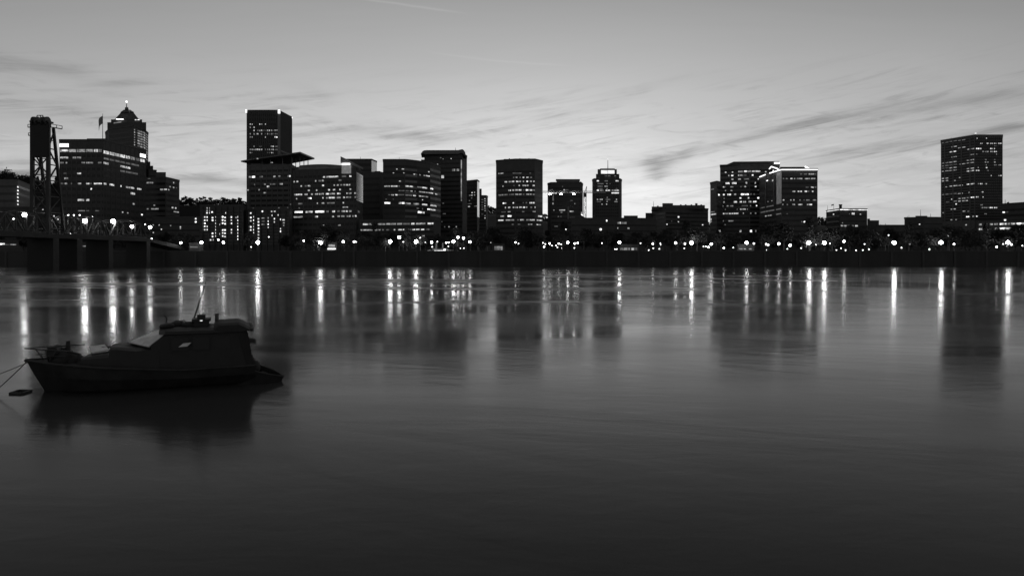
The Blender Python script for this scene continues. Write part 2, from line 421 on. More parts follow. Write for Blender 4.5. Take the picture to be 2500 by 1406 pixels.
    def done(s):
        s.lits.sort(key=lambda t: -t[0]); rest = MB()
        cnt = {}
        for (ar, i, p, q, zz, l, name) in s.lits:
            nn = s.seg(i)[3]; cnt[name] = cnt.get(name, 0) + 1
            mb = MB() if cnt[name] <= 96 else rest
            mb.extrude([(p.x, p.y, zz[1]), (q.x, q.y, zz[1]), (q.x, q.y, zz[0]), (p.x, p.y, zz[0])], (-nn.x * .1, -nn.y * .1, 0))
            if mb is not rest: mb.build(name, LIT[l], s.root)
        if rest.v:
            o = rest.build('lit_windows', LIT[3], s.root); o['kind'] = 'stuff'
        return s

def B_(*a, **k): return Bld(*a, **k)
# --- far left: pale slab of flats and a dark block behind the bridge
b = B_('apartment_slab', 'pale plain slab of flats with one column of lights, left edge', 'building', [(-60, 640), (43, 640), (76, 690)], 441, 1, CONC, 25)
b.bands(0, 9, frac=.35, m=CONC_D); b.bands(1, 9, frac=.35)
b.dots('A', [(143, [740, 768, 796, 823, 851, 879, 906])], 5, 4); b.done()
b = B_('riverside_warehouse', 'low dark block behind the foot of the lift bridge tower', 'building', [(-80, 500), (60, 495), (152, 500)], 508, 1, BRICK, 20)
b.bands(0, 4); b.bands(1, 4); b.dots('A', [(243, [915]), (342, [925]), (430, [973]), (108, [996]), (463, [996])], 5, 4); b.done()
# --- office block with flag
b = B_('office_block', 'broad dark office block with a flag on its roof and two lit signs', 'building', [(145, 425), (253, 425), (356, 468)], 344, 1, CONC_D, 28)
nf = 14
b.bands(0, nf, z1=b.top - 7, frac=.42); b.bands(1, nf, z1=b.top - 7, frac=.42); b.fins(0, 9, .8, .12); b.fins(1, 9, .8, .12)
b.block(212, 262, 338.5, 432, 14)
b.panel(0, 'A', 476, 546, 396, 422, LIT[5], 'lit_sign'); b.panel(1, 'A', 1120, 1163, 474, 500, LIT[5], 'lit_sign')
b.lit('A', [(452, 22, '478-545:2 552-608:2 616-676:2 684-742:2 750-780:3 786-812:1'), (449, 9, '492-545:4'), (507, 14, '480-543:3 580-608:2 616-647:2'),
    (548, 12, '480-508:1 524-536:2 652-676:2 686-742:2 782-810:1'), (633, 12, '616-647:3 508-530:1'), (673, 14, '514-543:2'),
    (714, 12, '480-505:1 516-536:3 565-575:1 620-648:2 688-713:3 722-730:1 750-812:3'), (758, 14, '722-733:4'), (846, 16, '620-670:3 688-712:3'),
    (931, 8, '622-676:2 690-710:1 760-790:1'),
    (462, 24, '828-868:3 876-914:3 920-955:2 962-998:3 1004-1038:3 1044-1078:2 1086-1116:1 1122-1156:3'),
    (513, 14, '830-868:1 876-914:1 920-955:1 962-998:1 1004-1038:1 1044-1110:1'), (549, 16, '828-866:3 962-998:3 1002-1040:3'),
    (612, 14, '962-998:1 1004-1100:1'), (714, 14, '830-850:3 876-912:3 962-970:3 1006-1040:2 1044-1070:3 1096-1128:3'), (791, 16, '1044-1078:3'),
    (876, 12, '1062-1076:3'), (942, 9, '975-984:3'), (948, 9, '1016-1025:3'), (962, 10, '1128-1140:4')]); b.done()
off_top = PZ(340, 440)
fl = thing('flagpole', 'thin roof flagpole with a drooping flag on the office block', 'flagpole', tuple(P(250.7, 338.5, 440)))
MB().tube([P(250.7, 344, 440), P(250.7, 278, 440)], [.2, .1], 6).build('pole', STEEL, fl)
mb = MB(); o = P(250.3, 283, 440)
for i in range(7):
    for j in range(5):
        mb.v.append(o + Vector((-i * .42, .5 * math.sin(i * 1.1 + j * .3), -j * 1.15 - i * i * .09 - (.25 * i if j > 2 else 0))))
for i in range(6):
    for j in range(4): a = i * 5 + j; mb.f.append([a, a + 1, a + 6, a + 5])
f = mb.build('flag', mat('flag cloth', .25, .8), fl, smooth=True); f.modifiers.new('t', 'SOLIDIFY').thickness = .04
# --- tower with pyramid roof
b = B_('pyramid_tower', 'tall tower with a pointed pyramid roof and a lit spire tip', 'building', [(257, 575), (266, 560), (325, 545), (352, 562), (362, 578)], 309, 2, BRICK, 26)
b.bands(2, 24, frac=.3, cut=.8); b.bands(1, 24, frac=.3, cut=.8)
b.block(262, 357, 299, 562, 22, 'shoulder_tier'); b.block(271, 347, 292, 566, 16, 'shoulder_tier')
def frustum(px0, px1, y0, qx0, qx1, y1, Y, d, root, name, m):
    x0, x1, u0, u1 = PX(px0, Y), PX(px1, Y), PX(qx0, Y), PX(qx1, Y); k = (x1 - x0); kk = (u1 - u0); cy = Y + d / 2; fb = (Y + d) / Y; fa = (cy + d / 2 * kk / k) / Y; fn = (cy - d / 2 * kk / k) / Y
    return MB().prism([(x0, cy - d / 2), (x1, cy - d / 2), (x1 * fb, cy + d / 2), (x0 * fb, cy + d / 2)], PZ(y0, Y), PZ(y1, Y),
                      [(u0 * fn, cy - d / 2 * kk / k), (u1 * fn, cy - d / 2 * kk / k), (u1 * fa, cy + d / 2 * kk / k), (u0 * fa, cy + d / 2 * kk / k)]).build(name, m, root)
frustum(278, 341, 294, 294, 327, 274, 568, 16, b.root, 'pyramid_roof', METAL); frustum(294, 327, 274.05, 302, 318, 267, 572, 9, b.root, 'pyramid_roof', METAL)
frustum(304.5, 314, 267, 305.5, 313, 262, 574, 3, b.root, 'lantern', METAL)
b.pole(309, 250, 262, 575.5, .35, 'spire'); MB().ball(P(309, 249, 575.5), .55).build('spire_light', glow('beacon', 8, 'NONE', 0), b.root)
MB().bar(P(284, 291.5, 565.5), P(301, 291.5, 565.5), 1.2, .5).build('crown_light', LIT[5], b.root); MB().bar(P(330, 293, 565.5), P(340, 293, 565.5), .8, .4).build('crown_light', LIT[4], b.root)
b.lit('A', [(232, 9, '908-968:2')] + [(y, 11, '1098-1118:%d 1122-1138:2 1146-1160:2 1165-1179:1' % (1 + (k % 3 > 0))) for k, y in enumerate((292, 311, 331, 351, 371, 392, 412, 437))] +
      [(y, 10, '1071-1078:2') for y in (285, 305, 325, 345, 365, 385, 405)] + [(y, 9, '1165-1179:1') for y in (457, 475, 495, 518)]); b.done()
b = B_('stepped_wing', 'dark stepped wing climbing beside the pyramid roofed tower', 'building', [(340, 580), (363, 570), (382, 575)], 416, 1, BRICK, 18)
b.block(340, 374, 405, 572, 12, 'upper_tier'); b.block(340, 367, 395, 574, 9, 'upper_tier'); b.bands(1, 10, frac=.35); b.done()
b = B_('striped_office', 'grey striped office block right of the flag topped office block', 'building', [(350, 500), (405, 497), (438, 518)], 435, 1, CONC, 24)
b.bands(0, 12, frac=.45); b.bands(1, 12, frac=.45); b.block(380, 405, 420.5, 505, 12)
b.lit('A', [(708, 12, '1170-1205:2 1210-1222:2'), (762, 12, '1278-1300:2 1308-1330:3'), (672, 10, '1180-1200:1'), (888, 10, '1225-1238:2'), (917, 10, '1172-1185:2 1208-1265:2'),
    (706, 10, '1382-1390:3'), (738, 10, '1352-1364:2 1382-1392:2'), (748, 9, '1405-1412:1'), (762, 10, '1338-1352:2'), (905, 12, '1372-1384:3 1398-1408:3'), (938, 9, '1388-1428:2')]); b.done()
b = B_('low_garage', 'low dark garage with scattered small lights below the striped office', 'building', [(372, 445), (488, 440), (497, 450)], 532, 1, CONC_D, 20)
b.bands(0, 4, frac=.35); b.dots('A', [(1223, [1045, 1104]), (1270, [1045]), (1288, [1079]), (1440, [1060, 1072]), (1362, [1050]), (1383, [1142]), (1160, [1040])], 4, 3); b.done()
# --- two balcony apartment blocks
b = B_('balcony_apartments', 'left of two apartment blocks dotted with columns of balcony lights', 'building', [(488, 440), (592, 438), (600, 455)], 503, 1, CONC_D, 22)
b.bands(0, 11, frac=.35, m=CONC); b.fins(0, 7, .5, 1.2)
b.dots('B', [(261, [982, 1007, 1032, 1056, 1082]), (282, [982, 1007, 1057, 1082]), (320, [942]), (323, [988, 1007, 1112, 1137]), (343, [982, 1008, 1032, 1058, 1083, 1108, 1133]),
    (404, [980, 1005, 1030]), (423, [985, 1010, 1036, 1085, 1110, 1137]), (432, [949]), (475, [982, 1007, 1032, 1083, 1107]), (527, [980, 1007, 1032, 1057, 1082, 1108, 1134, 1158]),
    (385, [1040, 1115]), (405, [1085, 1108, 1133]), (307, [1163]), (330, [1163]), (188, [995, 1020])], 5.5, 4)
b.lit('B', [(910, 10, '276-300:3'), (930, 10, '276-300:3'), (948, 12, '274-300:4'), (985, 8, '505-530:2')]); b.done()
b = B_('balcony_apartments', 'right of two apartment blocks dotted with columns of balcony lights', 'building', [(601, 446), (706, 440), (716, 455)], 512, 1, CONC_D, 22)
b.bands(0, 10, frac=.35, m=CONC); b.fins(0, 7, .5, 1.2)
b.dots('B', [(628, [950, 985, 1012, 1060, 1085, 1110, 1135, 1160]), (654, [980, 1007, 1033, 1058, 1083, 1108, 1135]), (690, [995, 1020, 1046, 1072, 1098, 1123, 1148]),
    (765, [988, 1014, 1039, 1064]), (802, [968]), (815, [995, 1020]), (848, [965]), (863, [1000, 1075, 1095]), (720, [936])], 5.5, 4)
b.lit('B', [(937, 9, '790-826:3'), (990, 9, '705-738:2'), (1015, 9, '708-738:1'), (1040, 9, '708-738:2'), (1004, 9, '880-902:3'), (1028, 9, '884-900:3'), (1048, 8, '886-896:2')]); b.done()
# --- tall tower with lit corner tops
b = B_('tall_slab_tower', 'tallest left hand tower with vertical ribs and lit top corners', 'building', [(602, 700), (681, 700), (713, 735)], 271, 1, CONC_D, 30)
b.bands(0, 30, frac=.5, cut=2); b.fins(0, 17, .9, .5); b.fins(1, 13, 1.1, .5)
for i, (z, y0, y1) in enumerate(((593, 124, 150), (855, 126, 156), (959, 184, 197))):
    px, py = zp('B', z, y0); Y = (699.5, 699, 735)[i]; w = (.7, 1.0, .5)[i]
    MB().box(PX(px, Y) - w, PX(px, Y) + w, Y - .9, Y + .4, PZ(zp('B', z, y1)[1], Y), PZ(py, Y)).build('corner_light', glow('corner light', 1.3, 'NONE', 0), b.root)
MB().box(PX(678, 699), PX(684, 699), 698.7, 699.6, GZ, PZ(278, 699)).build('corner_pier', CONC_L, b.root)  # slight light on the corner pillar put into paler concrete
b.lit('B', [(241, 10, '617-648:3 697-708:3 714-724:3 735-749:3'), (267, 10, '617-630:2 643-665:3'), (291, 11, '645-665:3 675-692:2 700-722:3 733-745:2 758-782:3 790-806:3 820-840:3'),
    (318, 11, '615-632:2 645-662:3 672-694:3 705-722:2 735-745:1 760-776:2 790-806:2 822-840:2'), (344, 11, '617-648:2 740-748:3 818-840:4'),
    (418, 10, '645-660:2 674-680:2 700-714:2 788-812:3 820-826:2 834-840:2'), (443, 11, '615-660:2 668-722:3 742-748:2 760-780:2 790-812:3 822-840:2'),
    (468, 9, '617-638:2 760-785:1 792-806:3'), (455, 9, '872-940:1')]); [b.block(px, px + 2, 269.5, 706, 2, 'roof_vent') for px in (612, 626, 644, 661)]; b.done()
# --- courthouse with wing roof
b = B_('courthouse_tower', 'dark courthouse tower under a wide flat wing shaped roof', 'building', [(604, 572), (712, 565), (724, 585)], 404, 1, STONE, 26)
b.bands(0, 16, frac=.45, cut=1); b.fins(0, 8, .7, .3)
zc = 83.2; q = [(588, 597), (612, 585), (733, 545), (768, 580), (655, 640)]
MB().prism([(PX(a, Y), Y) for a, Y in q], zc - .5, zc + .5).build('wing_roof', METAL, b.root)
for px, Y in ((713, 562), (722, 572), (732, 563), (742, 568), (752, 578), (640, 582), (660, 576), (690, 568)):
    MB().tube([(PX(px, Y), Y, PZ(409, Y)), (PX(px, Y), Y, zc - .5)], .3, 6).build('roof_column', METAL, b.root)
b.block(720, 765, 408, 566, 18, 'terrace_wing', z0=GZ); b.block(612, 700, 400, 585, 20, 'attic')
b.lit('B', [(516, 9, '676-690:3'), (547, 9, '788-804:3'), (662, 13, '615-632:3 638-668:4 700-725:1 808-825:2 850-866:2 926-946:3'), (722, 11, '655-665:1 734-748:2 782-824:1 860-885:3'), (738, 13, '755-776:3'),
    (766, 10, '600-612:2 690-700:3'), (788, 9, '732-750:2'), (880, 8, '940-950:1'), (910, 8, '645-650:1 840-858:1 920-928:1')]); b.done()
# --- glass-cornered office
b = B_('glass_corner_office', 'wide office with a wedge topped glass corner and a lit strip sign', 'building', [(714, 452), (870, 440), (886, 462)], 413, 1, CONC_D, 30)
b.bands(0, 12, frac=.42); b.fins(0, 14, .6, .12)
ar = [(PX(724 + 106 * t, 452 - 6 * math.sin(t * 3.14)), 452 + 8 - 6 * math.sin(t * 3.14)) for t in [k / 10 for k in range(11)]]
MB().prism(ar + [(ar[-1][0], 475), (ar[0][0] - 6, 475)], b.top + .02, PZ(403, 452)).build('glazed_crown', SPAN, b.root)
MB().prism([(x - .0, y - .6) for x, y in ar] + [(ar[-1][0], 474), (ar[0][0] - 6, 474)], PZ(402.9, 452), PZ(400.5, 452)).build('crown_cornice', CONC_L, b.root)
b.block(832, 860, 404, 444, 10, 'corner_tower', CONC)
pts = [zp('B', *p) for p in ((1345, 497), (1412, 528), (1525, 588), (1522, 600), (1420, 560), (1345, 548))]
MB().extrude([P(px, py, 441) for px, py in pts], (0, 1.2, 0)).build('wedge_fin', CONC_L, b.root)
for px0, px1 in ((861, 864), (876, 879)): MB().box(PX(px0, 442), PX(px1, 442), 442, 443, b.top, PZ(409, 442)).build('fin_post', CONC_L, b.root)
MB().box(PX(835.5, 440.5), PX(854.5, 440.5), 440.2, 440.8, PZ(403, 440.5), PZ(398.8, 440.5)).build('lit_sign', LIT[5], b.root)
MB().box(PX(834.5, 440.5), PX(857, 440.5), 440.1, 440.9, PZ(424, 440.5), PZ(404, 440.5)).build('lit_atrium', glow('atrium glow', .16, 'NONE', .3, .6), b.root)
a, c, d, nn = b.seg(1)
mb = MB(); p0 = a + d * .3; p1 = c - d * .3
mb.extrude([(p0.x, p0.y, PZ(492, 450)), (p1.x, p1.y, PZ(492, 450)), (p1.x, p1.y, PZ(425, 450)), (p0.x, p0.y, PZ(425, 450))], (nn.x * .1, nn.y * .1, 0)).build('glass_curtain_wall', MIRROR, b.root)
mb = MB()
for k in range(1, 16):
    z = PZ(492, 450) + k * (PZ(425, 450) - PZ(492, 450)) / 16; mb.bar((p0.x + nn.x * .15, p0.y + nn.y * .15, z), (p1.x + nn.x * .15, p1.y + nn.y * .15, z), .14, .22)
mb.build('mullions', CONC_D, b.root)
b.lit('B', [(662, 12, '1205-1222:3 1230-1250:2 1252-1328:3 1355-1390:1 1415-1432:3'), (699, 12, '970-980:3 992-1006:3 1142-1152:3 1170-1190:1 1196-1212:3 1330-1352:1'),
    (735, 11, '1025-1036:3 1060-1075:1 1084-1102:3 1198-1212:3 1290-1300:2 1316-1330:3 1344-1358:1 1368-1384:2 1392-1402:3 1408-1422:3'),
    (769, 11, '1084-1098:3 1150-1160:3 1246-1260:3 1284-1302:3 1336-1348:3 1418-1430:3'),
    (803, 12, '975-983:2 987-1038:3 1058-1082:2 1110-1124:2 1142-1166:3 1174-1210:3 1228-1252:3 1258-1300:2 1318-1346:3 1392-1400:3 1408-1432:2 1455-1468:2'),
    (834, 12, '990-998:3 1084-1092:3 1098-1112:4 1200-1208:3 1230-1245:2 1250-1300:3 1315-1345:2 1366-1380:3 1392-1428:2 1458-1468:3'),
    (875, 11, '1008-1040:1 1156-1164:3 1194-1214:2 1238-1298:1 1362-1372:3'), (910, 10, '1010-1020:1 1362-1404:2'),
    (942, 14, '978-1042:4 1066-1122:3 1143-1215:4 1230-1250:1 1278-1300:3 1320-1340:1 1352-1380:2 1388-1402:3 1412-1432:2 1484-1500:1'),
    (981, 12, '972-1042:2 1142-1164:3 1278-1292:3 1320-1340:2 1350-1376:2 1395-1402:2 1410-1424:3 1440-1450:2 1460-1472:3'), (1048, 10, '1205-1214:2 1325-1345:2')]); b.done()
b = B_('flat_topped_tower', 'flat topped tower with a pale right side behind the glass corner office', 'building', [(846, 640), (907, 640), (920, 655)], 390.5, 1, CONC_D, 28)
b.bands(0, 16, frac=.5, m=GLASS); MB()
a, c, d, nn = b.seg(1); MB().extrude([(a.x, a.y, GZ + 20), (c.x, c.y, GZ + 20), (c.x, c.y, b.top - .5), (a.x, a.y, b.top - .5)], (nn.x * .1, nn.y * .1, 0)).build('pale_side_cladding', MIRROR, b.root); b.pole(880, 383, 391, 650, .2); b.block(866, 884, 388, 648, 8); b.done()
b = B_('dark_block', 'plain unlit dark block between the glass corner office and curved office', 'building', [(866, 540), (928, 535), (940, 545)], 422, 1, BRICK, 25)
b.bands(0, 12, frac=.4); b.block(915, 928, 418, 541, 6); b.done()
# --- curved-front office + long low wing
b = B_('curved_front_office', 'stepped office with a curved striped front beside the curled roof tower', 'building', [(935, 470), (989, 470), (1018, 476), (1050, 487), (1076, 505)], 392, 1, CONC_D, 26)
for k in range(4): b.bands(k, 14, frac=.45, cut=-.3 if k in (1, 2) else 0)
for k in range(14):
    z = GZ + 4 + (b.top - 2 - GZ - 4) / 14 * (k + .0); a, c, d, nn = b.seg(1)
    MB().extrude([(a.x, a.y, z - .7), (c.x, c.y, z - .7), (c.x, c.y, z + .7), (a.x, a.y, z + .7)], (nn.x * .12, nn.y * .12, 0)).build('spandrel_band', SPAN, b.root)
b.lit('C', [(322, 11, '516-528:3 575-600:3'), (363, 9, '478-492:3 590-602:3'), (451, 10, '546-566:3'), (505, 14, '388-450:2 460-528:3 540-552:1'), (553, 10, '540-605:1'),
    (597, 13, '428-450:1 462-490:3 505-528:4 535-600:1'), (645, 9, '400-415:1 480-488:1'), (685, 18, '390-452:4 542-575:3 578-603:4'),
    (503, 14, '614-696:3 744-790:2 798-848:3 884-912:4'), (553, 12, '615-650:1 665-690:2 715-722:2 760-878:2 882-912:3 936-956:3'), (600, 12, '615-690:1 700-726:3 760-785:3 790-858:2'),
    (688, 16, '614-670:2 702-760:2 794-848:3 884-948:3'), (376, 12, '700-720:3 732-740:1 765-778:2 808-830:2 838-875:3'), (350, 10, '860-874:3'), (650, 9, '795-804:3'),
    (742, 14, '735-760:1 795-802:1 852-880:4 890-940:3'), (782, 20, '750-786:4 794-820:3')]); [b.block(px, px + w_, 390, 492, 3, 'roof_vent') for px, w_ in ((948, 4), (968, 6), (982, 3))]; b.pole(975, 384, 392, 492, .12); b.done()
b = B_('curled_roof_tower', 'tall tower with a curled edge roof and a vertical light strip', 'building', [(1036, 545), (1129, 540), (1140, 556)], 376, 1, BRICK, 26)
b.bands(0, 20, frac=.4); b.bands(1, 20, frac=.5, m=CONC_D)
pr = [(780, 156), (786, 146), (800, 128), (815, 121), (840, 118), (1180, 118), (1225, 108), (1240, 118), (1255, 140), (1266, 190), (1250, 176), (1232, 152), (1210, 146), (1185, 158), (840, 160), (825, 166), (818, 156)]
MB().extrude([P(*zp('C', *p), 538) for p in pr], (-22 * .095, 22, 0)).build('curled_roof', METAL, b.root)
b.block(1028, 1037, 390, 548, 10, 'stair_tower', z0=GZ); b.pole(1112, 361, 367, 545, .2)
MB().box(PX(1125.2, 539.6), PX(1127.6, 539.6), 539.2, 539.7, PZ(491, 540), PZ(391, 540)).build('light_strip', glow('strip light', .22, 'NONE', .8, .25), b.root)
b.lit('C', [(200, 10, '984-1000:1'), (212, 9, '1015-1022:2 1100-1110:3'), (270, 10, '952-964:3'), (332, 24, '1115-1130:1 1132-1148:2 1165-1190:2'), (404, 30, '1000-1027:3'), (688, 8, '1010-1028:1'),
    (800, 9, '1015-1045:1'), (886, 8, '1002-1010:2'), (940, 12, '1077-1090:3 1155-1165:2 1030-1040:1')]); b.done()
b = B_('long_low_wing', 'long low wing with three bright rows of windows above the lamps', 'building', [(878, 428), (1060, 416), (1076, 432)], 538, 1, CONC_D, 18)
b.bands(0, 4, frac=.45)
b.lit('C', [(913, 17, '158-215:3 225-260:2 290-305:1 315-398:2 410-450:2 455-512:2 525-578:2 590-660:1 676-712:3 728-826:2 853-915:3'),
    (975, 13, '132-150:2 158-258:3 276-312:3 326-346:2 365-380:1 410-440:1 490-505:3 536-580:3 590-600:3 625-648:3 660-680:1 690-716:4 728-765:3 782-815:3 835-870:1'),
    (1042, 13, '175-182:1 212-225:1 242-258:2 280-290:1 450-472:3 485-500:2 588-600:2 635-670:3 695-715:2 738-780:3 785-818:3')]); b.done()
# --- slim buildings in the street gap
b = B_('slim_tower', 'slim tower with a pale right side beside the curled roof tower', 'building', [(1136, 610), (1165, 600), (1170, 612)], 441, 1, CONC_D, 20)
b.bands(0, 16, frac=.4); a, c, d, nn = b.seg(1)
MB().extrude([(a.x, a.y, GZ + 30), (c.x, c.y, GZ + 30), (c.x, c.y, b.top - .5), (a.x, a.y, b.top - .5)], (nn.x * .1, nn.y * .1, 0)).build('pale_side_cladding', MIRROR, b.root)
b.lit('C', [(575, 9, '1322-1335:3 1352-1360:3'), (604, 9, '1298-1308:2 1316-1334:3 1350-1360:2'), (632, 8, '1320-1330:1'), (660, 8, '1296-1306:2'), (695, 8, '1284-1324:1'), (724, 9, '1284-1306:3 1352-1380:2')]); b.done()
b = B_('slim_tower', 'narrow stepped tower with one column of lights in the street gap', 'building', [(1166, 690), (1187, 690), (1191, 700)], 479, 1, CONC_D, 20)
b.block(1166, 1176, 461, 695, 10, 'upper_tier'); b.bands(0, 14, frac=.4)
b.dots('C', [(1468, [640, 664, 690, 717, 742, 768, 820, 846])], 5, 3)
b.lit('C', [(y, 8, '1430-1450:1') for y in (650, 678, 705, 730, 755, 805)]); b.done()
# --- broad block
b = B_('broad_office_block', 'broad flat topped dark office block left of the construction crane', 'building', [(1211, 472), (1258, 465), (1306, 465), (1325, 474)], 391, 1, CONC_D, 30)
for k in (0, 1, 2): b.bands(k, 15, z1=b.top - 6, frac=.42)
b.block(1230, 1305, 388.5, 472, 14); [b.block(px, px + 3, 387, 474, 3, 'roof_vent', z0=PZ(388.4, 474)) for px in (1242, 1268, 1290)]
b.lit('D', [(370, 12, '160-215:2'), (366, 10, '315-410:1 495-512:1'), (412, 12, '318-332:1 348-366:2 388-402:1 422-440:3 462-488:3 502-522:2'),
    (460, 14, '228-254:3 272-295:2 304-330:3 352-378:3 384-404:2 424-436:3 462-480:3 500-522:2 536-550:3'), (505, 14, '206-214:3 325-332:1 380-392:3 420-440:2 445-460:3 462-486:2 530-550:3'),
    (550, 14, '270-280:3 286-296:3 308-330:3 346-370:3 378-410:3 425-440:1 458-478:4 482-494:3 500-524:3 536-552:2'),
    (600, 13, '165-215:2 225-260:1 275-330:1 345-372:2 380-410:2 424-440:1 460-492:2 500-520:2 530-550:2'), (688, 14, '208-224:4 230-246:3 315-328:3 425-430:1 455-470:1 495-505:3 508-524:3 530-550:3'),
    (735, 15, '232-242:3 266-288:3 315-332:2 345-370:3 385-410:3 424-448:3 460-472:2 505-525:1 552-560:3'), (782, 11, '195-240:1 262-290:2 415-440:1 530-560:2'),
    (827, 15, '185-222:2 262-300:4 588-606:3 610-632:3'), (871, 13, '160-215:3 240-290:2 295-330:2 365-380:1 395-435:3 462-490:2 495-550:3 575-600:3 604-632:3'), (915, 10, '305-325:1 370-395:1 480-500:2 505-525:2 572-590:3 596-618:2')]); b.done()

b = B_('crane_side_office', 'mid height dark office directly behind the tower crane', 'building', [(1337, 512), (1345, 505), (1418, 502), (1423, 515)], 447, 2, CONC_D, 24)
b.bands(1, 14, frac=.42); b.block(1359, 1414, 438.5, 508, 10, 'penthouse', SPAN); b.block(1357, 1416, 437.6, 507, 12, 'penthouse_roof', CONC_D, z0=PZ(438.9, 507))
b.lit('D', [(508, 9, '845-855:1'), (553, 10, '700-745:1 862-872:3 880-912:1'), (658, 8, '935-960:1'), (692, 9, '978-985:2'), (762, 10, '755-760:3 815-878:3'), (785, 8, '825-850:2'), (830, 9, '798-812:1 825-838:1'),
    (775, 14, '925-970:3'), (790, 20, '1050-1062:3'), (808, 10, '1050-1074:4'), (630, 60, '742-756:1'), (690, 20, '740-754:2')])  # last rows: pale diagonal facade strip, drawn as a dim glow
b.panel(1, 'D', 903, 920, 725, 855, CONC_L, 'stair_core', .5, .4); b.panel(1, 'D', 925, 985, 830, 850, CONC_L, 'unfinished_slab', .5, .4); b.panel(1, 'D', 995, 1065, 868, 880, CONC_L, 'unfinished_slab', .5, .4); b.done()
# --- tower crane
YC = 470
cr_ = thing('tower_crane', 'lattice tower crane with a long level jib and three bright work lights', 'crane', (PX(1428, YC), YC, GZ))
xm = PX(1428, YC); zt = PZ(472, YC); zb = GZ
mb = MB(); h = .8
for sx in (-h, h):
    for sy in (-h, h): mb.bar((xm + sx, YC + sy, zb), (xm + sx, YC + sy, zt), .22)
nb = 16
for k in range(nb):
    z0 = zb + (zt - zb) * k / nb; z1 = zb + (zt - zb) * (k + 1) / nb; s = 1 if k % 2 else -1
    for sy in (-h, h):
        mb.bar((xm - h * s, YC + sy, z0), (xm + h * s, YC + sy, z1), .12); mb.bar((xm - h, YC + sy, z1), (xm + h, YC + sy, z1), .12)
mb.build('mast', STEEL, cr_)
mb = MB(); x0, x1 = PX(1325, YC), PX(1478, YC); zj = PZ(471.5, YC)
for dy_, dz_ in ((-.6, 0), (.6, 0), (0, 1.1)): mb.bar((x0, YC - 1.5 + dy_, zj + dz_), (x1, YC - 1.5 + dy_, zj + dz_), .2)
n = 40
for k in range(n):
    a = x0 + (x1 - x0) * k / n; c = x0 + (x1 - x0) * (k + 1) / n
    mb.bar((a, YC - 2.1, zj), ((a + c) / 2, YC - 1.5, zj + 1.1), .1); mb.bar(((a + c) / 2, YC - 1.5, zj + 1.1), (c, YC - .9, zj), .1)
mb.build('jib', mat('pale crane paint', .45, .5), cr_)
mb = MB(); mb.bar((xm - .4, YC - .5, zt), P(1432.5, 455, YC), .25); mb.bar((xm + .8, YC - .5, zt), P(1432.5, 455, YC), .25)
for k in range(4): mb.bar((xm - .1 + .35 * k, YC - .5, zt + 1 + k), (xm + 1.0, YC - .5, zt + 1.3 + k), .12)
mb.build('peak', STEEL, cr_)
MB().box(xm - 1.1, xm + .9, YC - 2.2, YC - .2, zt - 2.6, zt - .2).build('cab', CONC_D, cr_)
WORK = glow('work light', 22, 'FRONT', 0)
for px in (1342, 1369.3, 1400):
    f = MB().bar((PX(px, YC), YC - 2.2, zj - .1), (PX(px, YC), YC - 2.2, zj - .5), .12).build('lamp_bracket', STEEL, cr_)
    MB().prism([(PX(px, YC) + .85 * math.cos(t * .7854), YC - 2.2 + .85 * math.sin(t * .7854)) for t in range(8)], zj - 1.25, zj - .45,
               [(PX(px, YC) + .4 * math.cos(t * .7854), YC - 2.2 + .4 * math.sin(t * .7854)) for t in range(8)]).build('work_light', WORK, cr_)
MB().bar((x0 + .2, YC - 2.15, zj - .35), (x0 + 9, YC - 2.15, zj - .35), .4).build('light_bar', LIT[4], cr_)
# --- tower with lit crown
b = B_('lit_crown_tower', 'stepped tower with a bright lit crown window and roof antenna', 'building', [(1446, 530), (1451, 522), (1513, 522), (1518, 530)], 438.5, 1, CONC_D, 24)
b.bands(1, 20, frac=.42); b.fins(1, 12, .6, .12)
b.block(1455, 1512, 425, 524, 18, 'upper_tier'); b.block(1459, 1506, 413.5, 526, 14, 'crown_tier', z0=PZ(425, 524)); b.block(1465, 1501, 411.8, 527, 12, 'crown_roof', CONC, z0=PZ(413.5, 526) + .01)
b.pole(1484, 389, 412, 530, .28); MB().ball(P(1484, 389, 530), .35).build('antenna_light', LIT[4], b.root)
mb = MB()
for k in range(2):
    for j in range(2): mb.box(PX(1467.4 + 16.8 * k, 525.8), PX(1483.3 + 16.8 * k, 525.8), 525.6, 525.9, PZ(420 + 4.3 * j, 525.8), PZ(416.2 + 4.3 * j, 525.8))
mb.build('crown_window', glow('crown window', 1.0, 'NONE', .2), b.root)
b.lit('D', [(395, 8, '1302-1332:1 1340-1362:2 1405-1425:1'), (422, 8, '1230-1244:2 1300-1362:1 1410-1425:1'), (448, 13, '1218-1240:4 1302-1335:1 1420-1454:3'), (478, 9, '1225-1290:1 1320-1334:3 1355-1365:1'),
    (506, 9, '1225-1280:1 1300-1334:2'), (532, 9, '1225-1280:1 1320-1334:2 1420-1440:1'), (550, 13, '1218-1240:4 1250-1290:2 1312-1334:3 1340-1362:3 1378-1400:2 1405-1455:3'), (577, 13, '1376-1455:3'),
    (647, 11, '1218-1232:2 1250-1262:3 1268-1278:3 1312-1362:1 1424-1434:3'), (670, 10, '1218-1262:1 1322-1334:3 1408-1440:2'), (698, 10, '1268-1278:3 1318-1328:3'), (625, 8, '1325-1333:2')]); b.done()
b = B_('low_flat_building', 'low flat roofed dark building right of the lit crown tower', 'building', [(1395, 452), (1500, 450), (1602, 455)], 535, 1, BRICK, 20)
b.bands(0, 4, frac=.3); b.bands(1, 4, frac=.3); b.block(1523, 1557, 526.5, 458, 8, 'roof_box')
